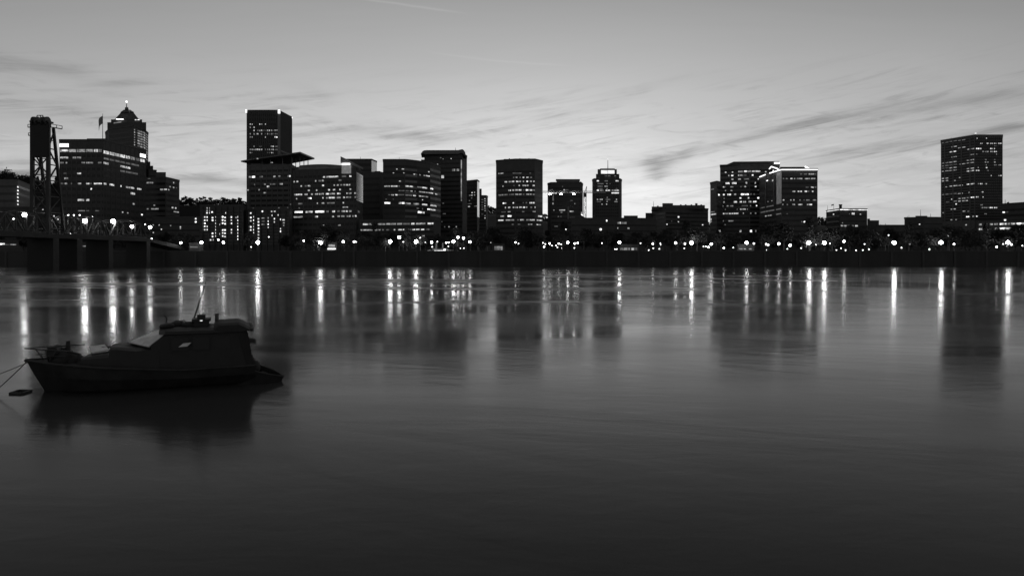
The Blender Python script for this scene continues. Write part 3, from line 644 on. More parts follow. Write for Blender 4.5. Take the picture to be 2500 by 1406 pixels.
b.lit('D', [(898, 20, '1442-1455:2 1462-1476:3 1484-1500:2 1506-1518:2 1526-1534:2'), (955, 16, '1438-1448:3 1548-1568:2'), (875, 18, '1318-1330:4'), (968, 20, '1250-1270:4'), (967, 16, '880-893:4'), (935, 9, '762-800:1')]); b.done()
# --- stepped hotel
b = B_('stepped_hotel', 'pale stepped old hotel with setbacks and a chimney, few lights', 'building', [(1591, 565), (1625, 535), (1729, 548)], 509, 1, CONC, 26)
b.bands(0, 9, frac=.4); b.bands(1, 9, frac=.3)
b.block(1576, 1592, 520, 566, 14, 'low_wing', z0=GZ); b.block(1591, 1619, 504.5, 552, 12, 'upper_tier'); b.block(1617, 1643, 496.3, 541, 12, 'upper_tier'); b.block(1643, 1721, 501, 541, 16, 'upper_tier')
b.block(1697, 1703, 496.5, 546, 4, 'chimney', z0=PZ(501, 541)); b.pole(1595.6, 492, 505, 556, .2)
for px in (1604, 1660, 1672, 1686, 1710): b.block(px, px + 4, 499.3 if px > 1650 else 502.5, 545, 3, 'roof_vent')
b.lit('E', [(775, 17, '508-525:4'), (831, 10, '510-522:3'), (862, 10, '376-386:4 796-810:4'), (825, 9, '430-440:1'), (668, 9, '410-420:1'), (795, 9, '226-250:3')]); b.done()
# --- large office with white sign
b = B_('sloped_top_office', 'large office full of lit windows with a white roof sign', 'building', [(1758, 482), (1830, 478), (1903, 478)], 404, 1, CONC, 28)
b.bands(0, 18, frac=.5); b.bands(1, 18, frac=.5)
MB().extrude([P(px, py, 479) for px, py in ((1759, 403.8), (1772, 403), (1791, 395), (1903, 393.8), (1903, 404.0), (1830, 404.0))], (22 * .33, 22, 0)).build('sloped_penthouse', CONC_D, b.root)
MB().box(PX(1890.5, 477), PX(1903, 477), 476.6, 477.4, PZ(400, 477), PZ(396.6, 477)).build('lit_sign', LIT[5], b.root)
b.lit('E', [(238, 17, '1222-1275:2 1292-1324:4 1326-1378:2 1388-1484:3'), (248, 12, '1066-1082:3 1148-1164:3 1540-1556:3'), (286, 16, '1105-1118:2 1140-1165:4 1222-1236:3 1242-1275:2 1285-1320:1 1384-1402:4'),
    (330, 14, '1140-1166:3 1222-1254:3 1290-1350:1 1452-1468:3'), (377, 20, '1075-1120:4 1150-1204:3 1310-1328:3 1418-1432:3'), (422, 13, '1032-1060:3 1064-1078:2 1130-1168:2 1248-1265:1 1294-1316:3 1420-1438:3'),
    (464, 11, '1066-1078:3 1134-1156:3 1452-1466:1'), (512, 18, '1018-1062:3 1096-1136:4 1175-1198:2 1255-1348:4 1365-1380:2 1405-1418:1'), (552, 16, '1240-1260:4 1338-1354:3 1450-1470:4 1050-1065:1'),
    (599, 17, '1048-1062:3 1170-1208:4 1240-1265:3 1280-1314:3 1346-1378:3 1400-1438:4'), (646, 14, '1032-1045:3 1088-1108:2 1125-1164:2 1265-1335:1 1364-1374:2 1434-1446:4'),
    (686, 14, '1066-1076:1 1206-1216:2 1246-1314:3 1328-1336:2'), (736, 15, '1012-1060:3 1065-1110:2 1115-1164:3 1172-1224:3 1278-1290:2 1366-1378:2 1422-1436:2'), (822, 13, '1110-1166:2 1030-1052:2'),
    (867, 9, '1020-1030:1 1064-1074:2'), (942, 24, '1240-1260:3 1364-1386:4 1425-1436:2')]); b.done()
b = B_('lower_side_block', 'narrow lower block on the left side of the white sign office', 'building', [(1734, 476), (1750, 466), (1765, 474)], 445, 1, CONC, 20)
b.bands(0, 13, frac=.5); b.bands(1, 13, frac=.5)
b.lit('E', [(718, 9, '898-940:2'), (748, 15, '896-960:3'), (802, 20, '895-906:3'), (830, 12, '896-910:2'), (452, 12, '900-935:1'), (512, 16, '988-1005:4'), (942, 24, '995-1014:4')]); b.done()
# --- neon-edged office
b = B_('neon_edged_office', 'office with bright neon lines along its roof edges', 'building', [(1854, 455), (1896, 424), (1908, 415), (1996, 415)], 415, 3, CONC_D, 26)
b.bands(2, 13, z1=b.top - 3, frac=.42); b.bands(0, 13, z1=b.top - 3, frac=.42)
a, c, d, nn = b.seg(1)
MB().extrude([(a.x, a.y, PZ(498, 420)), (c.x, c.y, PZ(498, 420)), (c.x, c.y, b.top - 1), (a.x, a.y, b.top - 1)], (nn.x * .1, nn.y * .1, 0)).build('lit_stair_glazing', glow('stair glow', .085, 'NONE', .4, .25), b.root)
for px in (1869, 1889.5): 
    q = b.hit(0, px, .3); MB().bar((q.x, q.y, PZ(497, q.y)), (q.x, q.y, PZ(424, q.y)), .5).build('edge_pier', CONC_L, b.root)
NEON = glow('neon', 1.7, 'NONE', 0)
def neon(zpts, Ys, r=.33, root=b.root, z='F'):
    MB().tube([P(*zp(z, *p), Y) for p, Y in zip(zpts, Ys)], r, 6).build('neon_line', NEON, root)
neon([(120, 302), (185, 275)], [454, 436]); neon([(238, 258), (340, 226), (380, 216), (805, 216)], [430, 418, 414.5, 414.5])
neon([(235, 206), (258, 180), (335, 206), (341, 226)], [432, 428, 419, 417], .35); neon([(278, 246), (282, 222)], [425, 425], .3); neon([(658, 180), (720, 214)], [420, 416], .45)
b.block(1904, 1966, 407.8, 420, 14, 'roof_plant')
b.lit('F', [(268, 14, '600-622:1 645-675:2 700-718:2 724-760:2 765-790:1'), (322, 14, '395-410:1 430-455:1 485-508:3 525-540:2 560-625:2 655-715:2 728-778:2'), (424, 14, '665-700:1 728-762:3 775-790:1'),
    (473, 15, '510-540:3 570-590:3 595-620:3 652-680:3 690-705:1 740-756:3'), (575, 14, '395-412:3 482-495:2 518-530:3 590-605:1 640-650:1 670-712:1 750-790:2'),
    (628, 15, '388-402:2 440-455:1 508-538:2 575-625:3 680-740:3'), (832, 14, '612-625:1 642-705:4'), (737, 9, '440-450:1'), (348, 12, '198-216:4'), (345, 20, '266-288:3'), (595, 10, '212-222:2 258-268:2'),
    (670, 12, '130-180:1 200-285:1'), (722, 14, '130-180:1 185-290:1 312-372:1'), (766, 12, '182-200:2 212-262:2 312-372:1')]); b.done()  # these rows: illuminated concrete at the base, drawn as dim glowing panels
# --- brick building with lit roof edge
b = B_('lit_cornice_building', 'low brick building with a lit roof edge and chimney', 'building', [(2017, 470), (2050, 448), (2117, 452)], 512, 1, BRICK, 22)
b.bands(0, 6, frac=.3); b.bands(1, 6, frac=.3)
a, c, d, nn = b.seg(0); MB().bar((a.x + nn.x * .4, a.y + nn.y * .4, b.top), (c.x + nn.x * .4, c.y + nn.y * .4, b.top), .3, .34).build('cornice_light', LIT[4], b.root)
a, c, d, nn = b.seg(1); MB().bar((a.x + nn.x * .4, a.y + nn.y * .4, b.top), (c.x + nn.x * .4, c.y + nn.y * .4, b.top), .3, .34).build('cornice_light', LIT[4], b.root)
b.block(2048.5, 2055.5, 500.5, 453, 4, 'chimney'); b.block(2047.5, 2056.5, 499, 452.6, 5, 'chimney_cap', z0=PZ(500.5, 453) + .01)
b.block(2117.5, 2124, 534, 456, 14, 'side_wing', z0=GZ); b.block(2124, 2146, 538, 458, 14, 'side_wing', z0=GZ)
for px, h_, fw in ((2020.5, 502, 0), (2035.5, 498, 1)):
    b.pole(px, h_, 513, 458, .12, 'flagpole')
    if fw: MB().extrude([P(px, 498.5, 458), P(px - 6, 500, 458), P(px - 6, 503, 458), P(px, 501.5, 458)], (0, .1, 0)).build('flag', mat('flag cloth', .25, .8), b.root)
b.lit('F', [(745, 13, '985-998:3'), (735, 22, '1210-1242:3'), (741, 11, '1178-1184:2 1305-1320:3'), (878, 17, '1082-1112:3 1122-1152:3 1165-1180:2 1205-1240:1 1252-1282:3'), (845, 9, '1095-1105:2')]); b.done()
b = B_('small_rooftop_block', 'small low block between lit roof edge building and plain block', 'building', [(2140, 432), (2212, 432)], 552.5, 0, BRICK, 15)
b.bands(0, 3, frac=.35); b.block(2162, 2172, 549, 436, 5, 'roof_box'); b.pole(2162, 546, 552, 436, .2); b.block(2180, 2212, 551, 437, 8, 'roof_box'); b.done()
b = B_('plain_low_block', 'plain low block with roof aerials left of the right hand tower', 'building', [(2208, 446), (2256, 440), (2302, 442)], 533, 1, CONC_D, 20)
b.bands(0, 5, frac=.3); b.bands(1, 5, frac=.3); b.block(2235, 2264, 527, 446, 8, 'roof_box'); b.block(2266, 2300, 531, 446, 8, 'roof_box')
b.pole(2247.5, 512, 528, 449, .15); b.pole(2272, 522, 532, 449, .15); b.pole(2219, 526, 534, 449, .15); b.pole(2215, 528, 534, 449, .2)
b.lit('G', [(955, 10, '416-428:3')]); b.done()
# --- big right tower
b = B_('ribbon_window_tower', 'biggest tower on the right with close rows of ribbon windows', 'building', [(2297, 545), (2379, 520), (2448, 520)], 332, 1, CONC, 32)
nf = 30
b.bands(0, nf, z0=PZ(540, 530), z1=b.top - 1.2, frac=.55); b.bands(1, nf, z0=PZ(540, 530), z1=b.top - 1.2, frac=.62, off=.06)
b.fins(0, 4, 1.1, .2); b.fins(1, 14, .35, .16, m=CONC_D)
b.pole(2382, 325, 333, 530, .25); MB().ball(P(2382, 326, 530), .6).build('antenna_light', LIT[4], b.root); b.block(2400, 2409, 330.5, 534, 5); b.pole(2322, 336, 344, 540, .2); b.pole(2330, 337, 344, 540, .15)
rows0 = [(160, 8, '640-705:1'), (146, 8, '715-785:1'), (136, 8, '800-870:1'), (198, 9, '735-785:2'), (208, 9, '800-870:2'), (222, 9, '890-925:2 930-957:3'), (248, 10, '718-745:3 748-780:3'), (274, 9, '920-955:2'), (298, 9, '735-785:2'),
    (330, 9, '885-940:2 942-957:3'), (358, 9, '640-705:1 715-785:2'), (367, 8, '815-870:2'), (385, 8, '640-705:1 715-785:1'), (357, 8, '885-955:2'), (408, 8, '640-705:1'), (404, 8, '715-785:2'), (412, 8, '885-955:2'),
    (438, 8, '640-705:2'), (430, 9, '715-785:2'), (436, 9, '885-918:3 922-955:3'), (508, 8, '640-702:2'), (532, 8, '640-702:2'), (582, 9, '718-790:3'), (576, 8, '797-845:2'), (564, 9, '885-957:3'),
    (590, 9, '670-690:2'), (655, 8, '797-845:2'), (665, 8, '640-705:1'), (658, 8, '715-785:1'), (643, 9, '905-915:3'), (710, 9, '732-750:3'), (704, 9, '800-870:2'), (695, 9, '885-920:2 925-957:4'),
    (738, 8, '680-712:1'), (730, 8, '758-785:2'), (729, 8, '800-895:2'), (757, 10, '774-786:4'), (808, 9, '726-750:2 754-776:2'), (828, 8, '845-870:2'), (828, 8, '890-910:2'), (842, 8, '645-668:2'), (882, 10, '880-916:4'), (878, 8, '940-955:2'), (912, 9, '725-745:2'), (910, 9, '772-788:2'), (498, 8, '808-820:2'), (527, 8, '760-775:2')]
rows1 = [(113, 8, '984-992:2 1075-1082:2'), (163, 10, '1018-1040:3 1082-1095:4 1110-1142:3 1148-1180:2 1195-1232:3'), (188, 8, '1155-1175:1'), (214, 11, '978-1010:4 1015-1030:3 1115-1140:3 1150-1160:3'),
    (243, 11, '1042-1050:3 1065-1075:3 1084-1096:3 1118-1142:3 1150-1180:3'), (268, 9, '978-988:1 1170-1180:2'), (322, 9, '1066-1076:3 1150-1165:1'), (346, 10, '1066-1074:3 1086-1096:3 1150-1166:3'),
    (374, 9, '1068-1078:2 1152-1180:2 1198-1222:2'), (400, 10, '990-1000:3 1068-1090:3'), (428, 10, '975-1008:3 1085-1096:3'), (478, 10, '1122-1130:3 1196-1206:3 1215-1226:3'), (558, 10, '992-1005:2 1016-1040:3 1066-1082:2'),
    (638, 10, '1028-1052:3'), (687, 10, '975-1002:3 1042-1050:2'), (765, 10, '1022-1040:2'), (792, 10, '1028-1095:2 1105-1140:4 1150-1185:3'), (853, 9, '1060-1080:2'), (876, 11, '978-994:4')]
b.lit('G', rows0 + rows1); b.done()
b = B_('edge_block', 'dark block rising past the right edge of the view', 'building', [(2446, 486), (2540, 462), (2620, 462)], 494, 1, CONC_D, 25)
b.bands(0, 7, frac=.4); b.pole(2454, 487, 501, 490, .2); b.pole(2462, 492, 500, 489, .2); b.block(2458, 2464, 494, 492, 3, 'roof_box')
b.lit('G', [(838, 12, '1236-1258:4 1275-1290:1'), (914, 14, '1250-1270:4')]); b.done()
b = B_('parking_deck', 'low parking deck with two bright storeys at the right edge', 'building', [(2386, 432), (2450, 420), (2640, 404)], 543, 1, CONC, 22)
b.lit('G', [(958, 16, '1005-1030:2 1055-1085:2 1105-1140:2 1155-1188:2'), (952, 16, '1208-1245:4 1255-1275:3 1285-1310:2 1320-1362:3 1370-1420:4 1428-1450:3'), (1003, 18, '1003-1042:3 1050-1092:4 1158-1190:2'),
    (997, 18, '1206-1264:4 1270-1312:3 1318-1345:2 1350-1368:4 1372-1420:4 1425-1450:4'), (960, 12, '870-885:3'), (1047, 14, '925-948:3')]); b.done()
rm = thing('elevated_ramp', 'pale curved elevated road ramp at the right edge of the bank', 'ramp', (PX(2540, 375), 375, GZ))
mb = MB(); prev = None
for k in range(13):
    t = k / 12; px = 2455 + 260 * t; Y = 395 - 30 * t; z = PZ(583 - 40 * t + 14 * t * t, Y)
    q = [Vector((PX(px, Y), Y - 3.5, z)), Vector((PX(px, Y), Y + 3.5, z)), Vector((PX(px, Y), Y + 3.5, z + 1.3)), Vector((PX(px, Y), Y - 3.5, z + 1.3))]
    o = len(mb.v); mb.v += q
    if prev is not None:
        for j in range(4): mb.f.append([prev + j, prev + (j + 1) % 4, o + (j + 1) % 4, o + j])
    else: mb.f.append([o, o + 1, o + 2, o + 3])
    prev = o
mb.build('deck', CONC_L, rm)
for t in (.25, .6, .95):
    px = 2455 + 260 * t; Y = 395 - 30 * t; MB().tube([(PX(px, Y), Y, GZ), (PX(px, Y), Y, PZ(583 - 40 * t + 14 * t * t, Y))], .8, 10).build('pier', CONC, rm)
# --- small riverside pavilions
def pavilion(px0, px1, ytop, Y, label, spec, z='S'):
    b = B_('riverside_pavilion', label, 'pavilion', [(px0, Y), (px1, Y)], ytop, 0, CONC_D, 8)
    b.lit(z, spec); b.done(); return b
pavilion(150, 240, 596, 352, 'long low pavilion glowing under the bridge truss', [(1213, 9, '535-590:3 595-625:4 630-650:2 660-690:2 695-722:3')], 'A')
pavilion(-20, 46, 590, 352, 'low pavilion with a bright window strip at the left edge', [(1196, 12, '0-36:4'), (1201, 7, '40-75:1 80-128:3')], 'A')  # added building; its glowing strip stands for vehicle windows
pavilion(1205, 1232, 600, 356, 'small pale lit kiosk before the broad flat topped office block', [(1168, 40, '118-150:1 152-185:2 190-205:2')], 'D')
pavilion(1515, 1560, 601, 356, 'glass kiosk with dim panes right of the lit crown tower', [(1178, 24, '1470-1500:1 1506-1545:2 1556-1572:2 1590-1620:3 1630-1650:1')], 'D')
pavilion(798, 822, 596, 354, 'lit shelter with a bright front before the glass corner office', [(1210, 18, '1250-1300:2'), (1235, 10, '1242-1306:5')], 'B')
pavilion(462, 496, 597, 354, 'pale flat roofed shelter before the balcony apartments', [(1221, 8, '145-205:1')], 'B')
pavilion(1800, 1842, 601, 354, 'low shelter with a lit window row before the white sign office', [(1153, 12, '1230-1275:2 1290-1315:2 1350-1388:3')], 'E')
ft = thing('lit_fountain', 'floodlit stepped fountain with two pylons below the curved front office', 'fountain', (PX(1074, 350), 350, GZ))
x = PX(1074, 350)
MB().prism([(x + 6.5 * math.cos(t * .5236), 352 + 4 * math.sin(t * .5236)) for t in range(12)], GZ, GZ + .6).build('basin', CONC_L, ft)
MB().prism([(x + 4 * math.cos(t * .5236), 352 + 2.5 * math.sin(t * .5236)) for t in range(12)], GZ + .6, GZ + 1.3).build('upper_basin', CONC_L, ft)
for px in (1065, 1081): MB().prism([(PX(px, 352) - .5, 351.5), (PX(px, 352) + .5, 351.5), (PX(px, 352) + .5, 352.5), (PX(px, 352) - .5, 352.5)], GZ + .6, GZ + 4.2, [(PX(px, 352) - .25, 351.8), (PX(px, 352) + .25, 351.8), (PX(px, 352) + .25, 352.2), (PX(px, 352) - .25, 352.2)]).build('pylon', CONC_L, ft)
MB().box(x - 2.5, x + 3, 347.9, 348.1, GZ + .14, GZ + .35).build('floodlight', glow('fountain light', 2, 'FRONT', .3), ft)

# ------------------------------------------------------------------ lift bridge on the left
br = thing('steel_lift_bridge', 'steel truss lift bridge with a counterweight tower, left of view', 'bridge', (-168, 260, 0))
XA, XB = -171.3, -163.6; YT = 256.0
top = PZ(296, YT)
XT = -165.6
tw = MB()
for x in (XA, XT):
    tw.bar((x, YT, 4), (x, YT, top), 1.1); tw.bar((x, YT + 2.8, top - 2), (x, YT + 9.0, 14), .8)
    for k in range(6):
        t = k / 6; z = 15 + (top - 4 - 15) * t; yb = YT + 9.0 - 6.2 * t; t2 = (k + 1) / 6; z2 = 15 + (top - 4 - 15) * t2; yb2 = YT + 9.0 - 6.2 * t2
        tw.bar((x, YT, z), (x, yb, z), .35); tw.bar((x, YT, z) if k % 2 else (x, yb, z), (x, yb2, z2) if k % 2 else (x, YT, z2), .4)
for k in range(6):
    z = 15 + (top - 15) * k / 6; z2 = 15 + (top - 15) * (k + 1) / 6
    tw.bar((XA, YT, z), (XT, YT, z), .35); tw.bar((XA, YT, z), (XT, YT, z2), .35); tw.bar((XT, YT, z), (XA, YT, z2), .35)
    yb = YT + 9.0 - 6.2 * k / 6
    tw.bar((XA, yb, z), (XT, yb, z), .3)
tw.build('lift_tower', mat('tower steel', .022, .6), br)
MB().box(XA + .1, XT + .35, YT - .9, YT + .8, PZ(384.5, YT), PZ(303, YT)).build('counterweight', mat('counterweight concrete', .026, .8), br)
MB().box(XA - .4, XT + .5, YT - 1.0, YT + 2.2, PZ(304, YT) + .6, PZ(300, YT) + .6).build('tower_head', STEEL_D, br)
for x in (XA + .6, XA + 1.9, XT - 1.7, XT - .3):
    sh = MB()
    sh.tube([(x - .25, YT, top - .2), (x + .25, YT, top - .2)], 1.75, 20); sh.build('cable_sheave', STEEL_D, br)
hw = MB(); hw.bar((XA + 2, YT - .5, top + 1.9), (XT - 1.6, YT - .5, top + 1.9), .25)
for x in (XA + 2, XA + 3.2, XT - 1.6): hw.bar((x, YT - .5, top - .2), (x, YT - .5, top + 1.9), .2)
hw.build('head_frame', STEEL_D, br)
def walkway(x0, y0, x1, y1, z0, z1, h):
    w = MB(); w.bar((x0, y0, z0), (x1, y1, z1), .32); w.bar((x0, y0, z0 + h), (x1, y1, z1 + h), .18)
    for t in (0, .5, 1): w.bar((x0 + (x1 - x0) * t, y0 + (y1 - y0) * t, z0 + (z1 - z0) * t), (x0 + (x1 - x0) * t, y0 + (y1 - y0) * t, z0 + (z1 - z0) * t + h), .16)
    w.build('maintenance_walkway', STEEL_D, br)
walkway(XT + .3, YT + 1, XT + 3.3, YT + 2.6, top - 2.0, top - 2.4, 1.1); walkway(XA - 1.6, YT, XA, YT, top - 2.2, top - 2.2, 1.0); walkway(XA - 1.4, YT, XA, YT, PZ(331, YT), PZ(331, YT), .9)
DZ = 12.9
mb = MB(); mb.box(XA - .6, XB + .6, 190, 322, DZ - 1.5, DZ)
mb.extrude([(XA - .6, 322, DZ - 1.5), (XA - .6, 322, DZ), (XA - .6, 362, 9.0), (XA - .6, 362, 7.2)], (XB - XA + 1.2, 0, 0)); mb.build('deck', mat('deck steel', .022, .7), br)
mb = MB()
for x in (XA - .5, XB + .5):
    for h in (.5, 1.1): mb.bar((x, 190, DZ + h), (x, 322, DZ + h), .1)
    for k in range(67): mb.bar((x, 190 + k * 2, DZ), (x, 190 + k * 2, DZ + 1.1), .08)
mb.build('railing', STEEL, br)
def truss(Y0, Y1, n, hmax):
    mb = MB()
    for x in (XA, XB):
        nodes = [(Y0 + (Y1 - Y0) * k / n, hmax * (.62 + .38 * math.sin(math.pi * k / n)) if 0 < k < n else 0) for k in range(n + 1)]
        for k in range(n):
            (ya, ha), (yb, hb) = nodes[k], nodes[k + 1]
            mb.bar((x, ya, DZ + ha + (.3 if ha == 0 else 0)), (x, yb, DZ + hb + (.3 if hb == 0 else 0)), .5)
            if 0 < k: mb.bar((x, ya, DZ), (x, ya, DZ + ha), .36)
            if 0 < k < n - 1: mb.bar(*(((x, ya, DZ + ha), (x, yb, DZ)) if k < n / 2 else ((x, ya, DZ), (x, yb, DZ + hb))), .28)
            mb.bar((x, ya, DZ + .2), (x, yb, DZ + .2), .4)
    for k in range(1, n):
        ya, ha = nodes[k]; mb.bar((XA, ya, DZ + ha), (XB, ya, DZ + ha), .3)
    return mb.build('truss_span', mat('weathered bridge paint', .035, .6), br)
truss(196, 224, 5, 7.5); truss(226, 252, 5, 7.2); truss(262, 290, 6, 7.4); truss(291.5, 321, 6, 7.4)
for Y in (225, 256, 270, 291, 321): MB().box(XA - .8, XB + .8, Y - 1.6, Y + 1.6, -3.9, DZ - 1.51).build('pier', mat('wet pier stone', .03), br)

# ------------------------------------------------------------------ lamps
ZONES = [(-999, 145, 'lift bridge tower'), (145, 362, 'flag topped office block'), (362, 488, 'striped office'), (488, 600, 'left balcony apartments'), (600, 714, 'right balcony apartments'), (714, 878, 'glass corner office'),
         (878, 1030, 'long low wing'), (1030, 1141, 'curled roof tower'), (1141, 1208, 'street gap'), (1208, 1330, 'broad flat topped office'), (1330, 1440, 'tower crane'), (1440, 1520, 'lit crown tower'), (1520, 1602, 'low flat roofed building'),
         (1602, 1733, 'stepped hotel'), (1733, 1854, 'white sign office'), (1854, 2000, 'neon edged office'), (2000, 2147, 'lit roof edge building'), (2147, 2299, 'plain low block'), (2299, 2450, 'big right hand tower'), (2450, 9999, 'edge ramp')]
def zone(px):
    for a, c, n in ZONES:
        if a <= px < c: return n
LAMPG = {'S': glow('small lamp globe', 6, 'FRONT', 0), 'M': glow('medium lamp globe', 13, 'FRONT', 0), 'L': glow('large lamp globe', 24, 'FRONT', 0), 'X': glow('bright lamp globe', 38, 'FRONT', 0), 'Z': glow('very bright lamp globe', 62, 'FRONT', 0)}
RAD = {'S': .25, 'M': .38, 'L': .52, 'X': .64, 'Z': .78}  # globes oversized, so lamp glare is put into their size
lamps = {'B': [(70, 1187, 'L'), (235, 1185, 'X'), (410, 1184, 'L'), (370, 1163, 'M'), (685, 1184, 'Z'), (636, 1168, 'S'), (632, 1220, 'S'), (772, 1140, 'S'), (1052, 1170, 'M'), (1135, 1174, 'S'), (1160, 1172, 'S'), (1185, 1184, 'Z'), (1367, 1178, 'L'), (1452, 1178, 'M'), (1470, 1180, 'S')],
  'C': [(450, 1100, 'Z'), (548, 1052, 'X'), (592, 1102, 'S'), (728, 1100, 'Z'), (773, 1058, 'S'), (827, 1102, 'M'), (895, 1107, 'L'), (902, 1155, 'S'), (957, 1100, 'S'), (1035, 1187, 'M'), (1053, 1110, 'M'), (1080, 1110, 'M'), (1130, 1098, 'X'), (1178, 1052, 'L'), (1237, 1062, 'L'), (1306, 1102, 'L'), (1075, 1150, 'S'), (1530, 1110, 'S'), (1205, 1172, 'S'), (1240, 1170, 'S'), (68, 1100, 'M')],
  'D': [(345, 1108, 'M'), (378, 1120, 'S'), (640, 1112, 'S'), (665, 1125, 'S'), (712, 1120, 'M'), (736, 1142, 'S'), (780, 1142, 'S'), (810, 1120, 'M'), (835, 1127, 'S'), (652, 1155, 'M'), (795, 1160, 'S'), (843, 1168, 'S'), (906, 1108, 'L'), (980, 1120, 'M'), (1012, 1113, 'M'), (977, 1167, 'S'), (1272, 1115, 'S'), (1460, 1108, 'X'), (1413, 1180, 'S'), (1432, 1180, 'S'), (1605, 1172, 'M'), (1687, 1115, 'S'), (200, 1147, 'S'), (80, 1110, 'S')],
  'E': [(67, 1085, 'S'), (212, 1093, 'M'), (218, 1145, 'S'), (302, 1088, 'S'), (308, 1105, 'S'), (290, 1152, 'S'), (163, 1175, 'S'), (482, 1082, 'L'), (592, 1093, 'M'), (585, 1147, 'S'), (670, 1080, 'Z'), (812, 1124, 'S'), (840, 1124, 'S'), (872, 1132, 'M'), (903, 1095, 'L'), (1052, 1143, 'M'), (1165, 1138, 'S'), (1322, 1080, 'X'), (1408, 1088, 'M'), (1554, 1098, 'M'), (1577, 1106, 'M'), (1704, 1092, 'L')],
  'F': [(480, 1110, 'L'), (703, 1080, 'Z'), (785, 1097, 'M'), (885, 1080, 'Z'), (1118, 1064, 'L'), (1083, 1145, 'S'), (1361, 1095, 'S'), (1407, 1158, 'M'), (447, 1153, 'S'), (610, 1143, 'S'), (1137, 1181, 'S'), (951, 1090, 'S'), (200, 1168, 'S'), (1260, 1180, 'S'), (1340, 1180, 'S'), (1028, 1181, 'S')],  # lowest row: dashes of vehicle headlamps, put in as separate low lights
  'G': [(172, 1135, 'Z'), (632, 1133, 'Z'), (1287, 1132, 'Z'), (245, 1185, 'S'), (514, 1200, 'M'), (760, 1150, 'M'), (1178, 1177, 'M'), (1242, 1148, 'S'), (1322, 1153, 'M'), (1280, 1167, 'S'), (1430, 1165, 'S'), (118, 1062, 'S'), (698, 1068, 'S'), (326, 1148, 'S')],
  'A': [(1330, 1200, 'L'), (1415, 1232, 'S'), (1383, 1243, 'S')]}
allL = []
for z, lst in lamps.items():
    for x, y, s in lst: allL.append((*zp(z, x, y), s))
allL.sort()
DESC = {'S': 'faint small', 'M': 'small bright', 'L': 'bright', 'X': 'very bright', 'Z': 'dazzling'}
cnt = {}; proto = {}
rl_ = random.Random(5)
for px, py, s in allL:
    Y = 344 + rl_.uniform(0, 5) if s in 'LXZ' else 346 + rl_.uniform(0, 18)
    z = PZ(py, Y); low = z - GZ < 2.2
    if z - GZ < .5: z = GZ + .5
    key = (s, low, zone(px)); cnt[key] = cnt.get(key, 0) + 1; n = cnt[key]
    kind = 'path_light' if low else 'street_lamp'
    lab = '%s %s before the %s' % (DESC[s], 'path light' if low else 'globe street lamp', zone(px))
    allk = sum(1 for q in allL if (q[2], (PZ(q[1], 346) - GZ) < 2.2, zone(q[0])) == key)
    if allk > 1: lab += ', %s from left' % ORD[n]
    r = RAD[s]; x = PX(px, Y)
    t = thing(kind, lab, 'path light' if low else 'street lamp', (x, Y, GZ), 'path lights on the bank' if low else 'street lamps along the far bank')
    mb = MB(); mb.tube([(x, Y, GZ), (x, Y, GZ + .3), (x, Y, z - r)], [.16, .09, .06], 8); mb.tube([(x, Y, z - r - .12), (x, Y, z - r + .06)], [.08, .16], 8)
    mb.build('post', STEEL_D, t)
    if (s,) in proto:
        g = proto[(s,)].copy(); COL.objects.link(g); g.parent = t
    else:
        g = MB().ball((0, 0, 0), r, 1, 12, 8).build('lamp_globe', LAMPG[s], t, local=True, smooth=True); proto[(s,)] = g
    g.location = (0, 0, z - GZ)
# lamps on the bridge
bl = [(195, 965, 'X', 'A'), (678, 1012, 'Z', 'A'), (903, 1015, 'Z', 'A'), (1053, 1057, 'X', 'A'), (1198, 1062, 'X', 'A'), (545, 966, 'S', 'A'), (590, 966, 'S', 'A'), (636, 966, 'S', 'A'), (738, 981, 'S', 'A'), (928, 1028, 'M', 'A'), (108, 996, 'S', 'A'), (1158, 1041, 'S', 'A'), (562, 1120, 'S', 'A'), (1210, 1157, 'M', 'A')]
bl = sorted([(*zp(z, x, y), s) for x, y, s, z in bl]); cb = {}
for px, py, s in bl:
    Xs = XB - .3 if s in 'XZ' else XA + .6
    Y = Xs * FPX / (px - 1250); dk = DZ if Y < 322 else DZ - (Y - 322) * .0975
    z = PZ(py, Y)
    if z < dk + .6: z = dk + .6
    cb[s] = cb.get(s, 0) + 1; tot = sum(1 for q in bl if q[2] == s)
    t = thing('street_lamp', '%s lamp on the bridge deck%s' % (DESC[s], ', %s from left' % ORD[cb[s]] if tot > 1 else ''), 'street lamp', (Xs, Y, dk), 'lamps along the bridge')
    mb = MB(); mb.tube([(Xs, Y, dk), (Xs, Y, z - RAD[s])], [.12, .07], 8); mb.tube([(Xs, Y, z - RAD[s] - .12), (Xs, Y, z - RAD[s] + .06)], [.08, .16], 8); mb.build('post', STEEL_D, t)
    g = proto[(s,)].copy(); COL.objects.link(g); g.parent = t; g.location = (0, 0, z - dk)

# ------------------------------------------------------------------ trees on the bank
def tree_set(seed, h, rx, conic=False):
    rd = random.Random(seed); tr = MB(); th = h * .45
    tr.tube([(0, 0, -.2), (.1, 0, th * .5), (0, .1, th), (.1, 0, h * .8)], [.28, .22, .17, .05], 7)
    for k in range(6):
        a = k * 1.05 + rd.random(); l = rx * rd.uniform(.5, .85); z = th * rd.uniform(.75, 1.15)
        tr.tube([(0, 0, z), (l * .5 * math.cos(a), l * .5 * math.sin(a), z + l * .35), (l * math.cos(a), l * math.sin(a), z + l * .8)], [.12, .08, .03], 5)
    c = crown_mesh(rx, h * .36, 1500, .42, seed + 9, conic, 15); cz = h * .62
    for v in c.v: v.z += cz
    return tr, c
kinds = []
for k, (h, rx, con) in enumerate(((9.5, 4.4, False), (11, 4.0, False), (8, 3.6, False), (12.5, 3.2, True), (10, 5.0, False))):
    kinds.append(tree_set(20 + k, h, rx, con))
tn = {}; meshes = {}
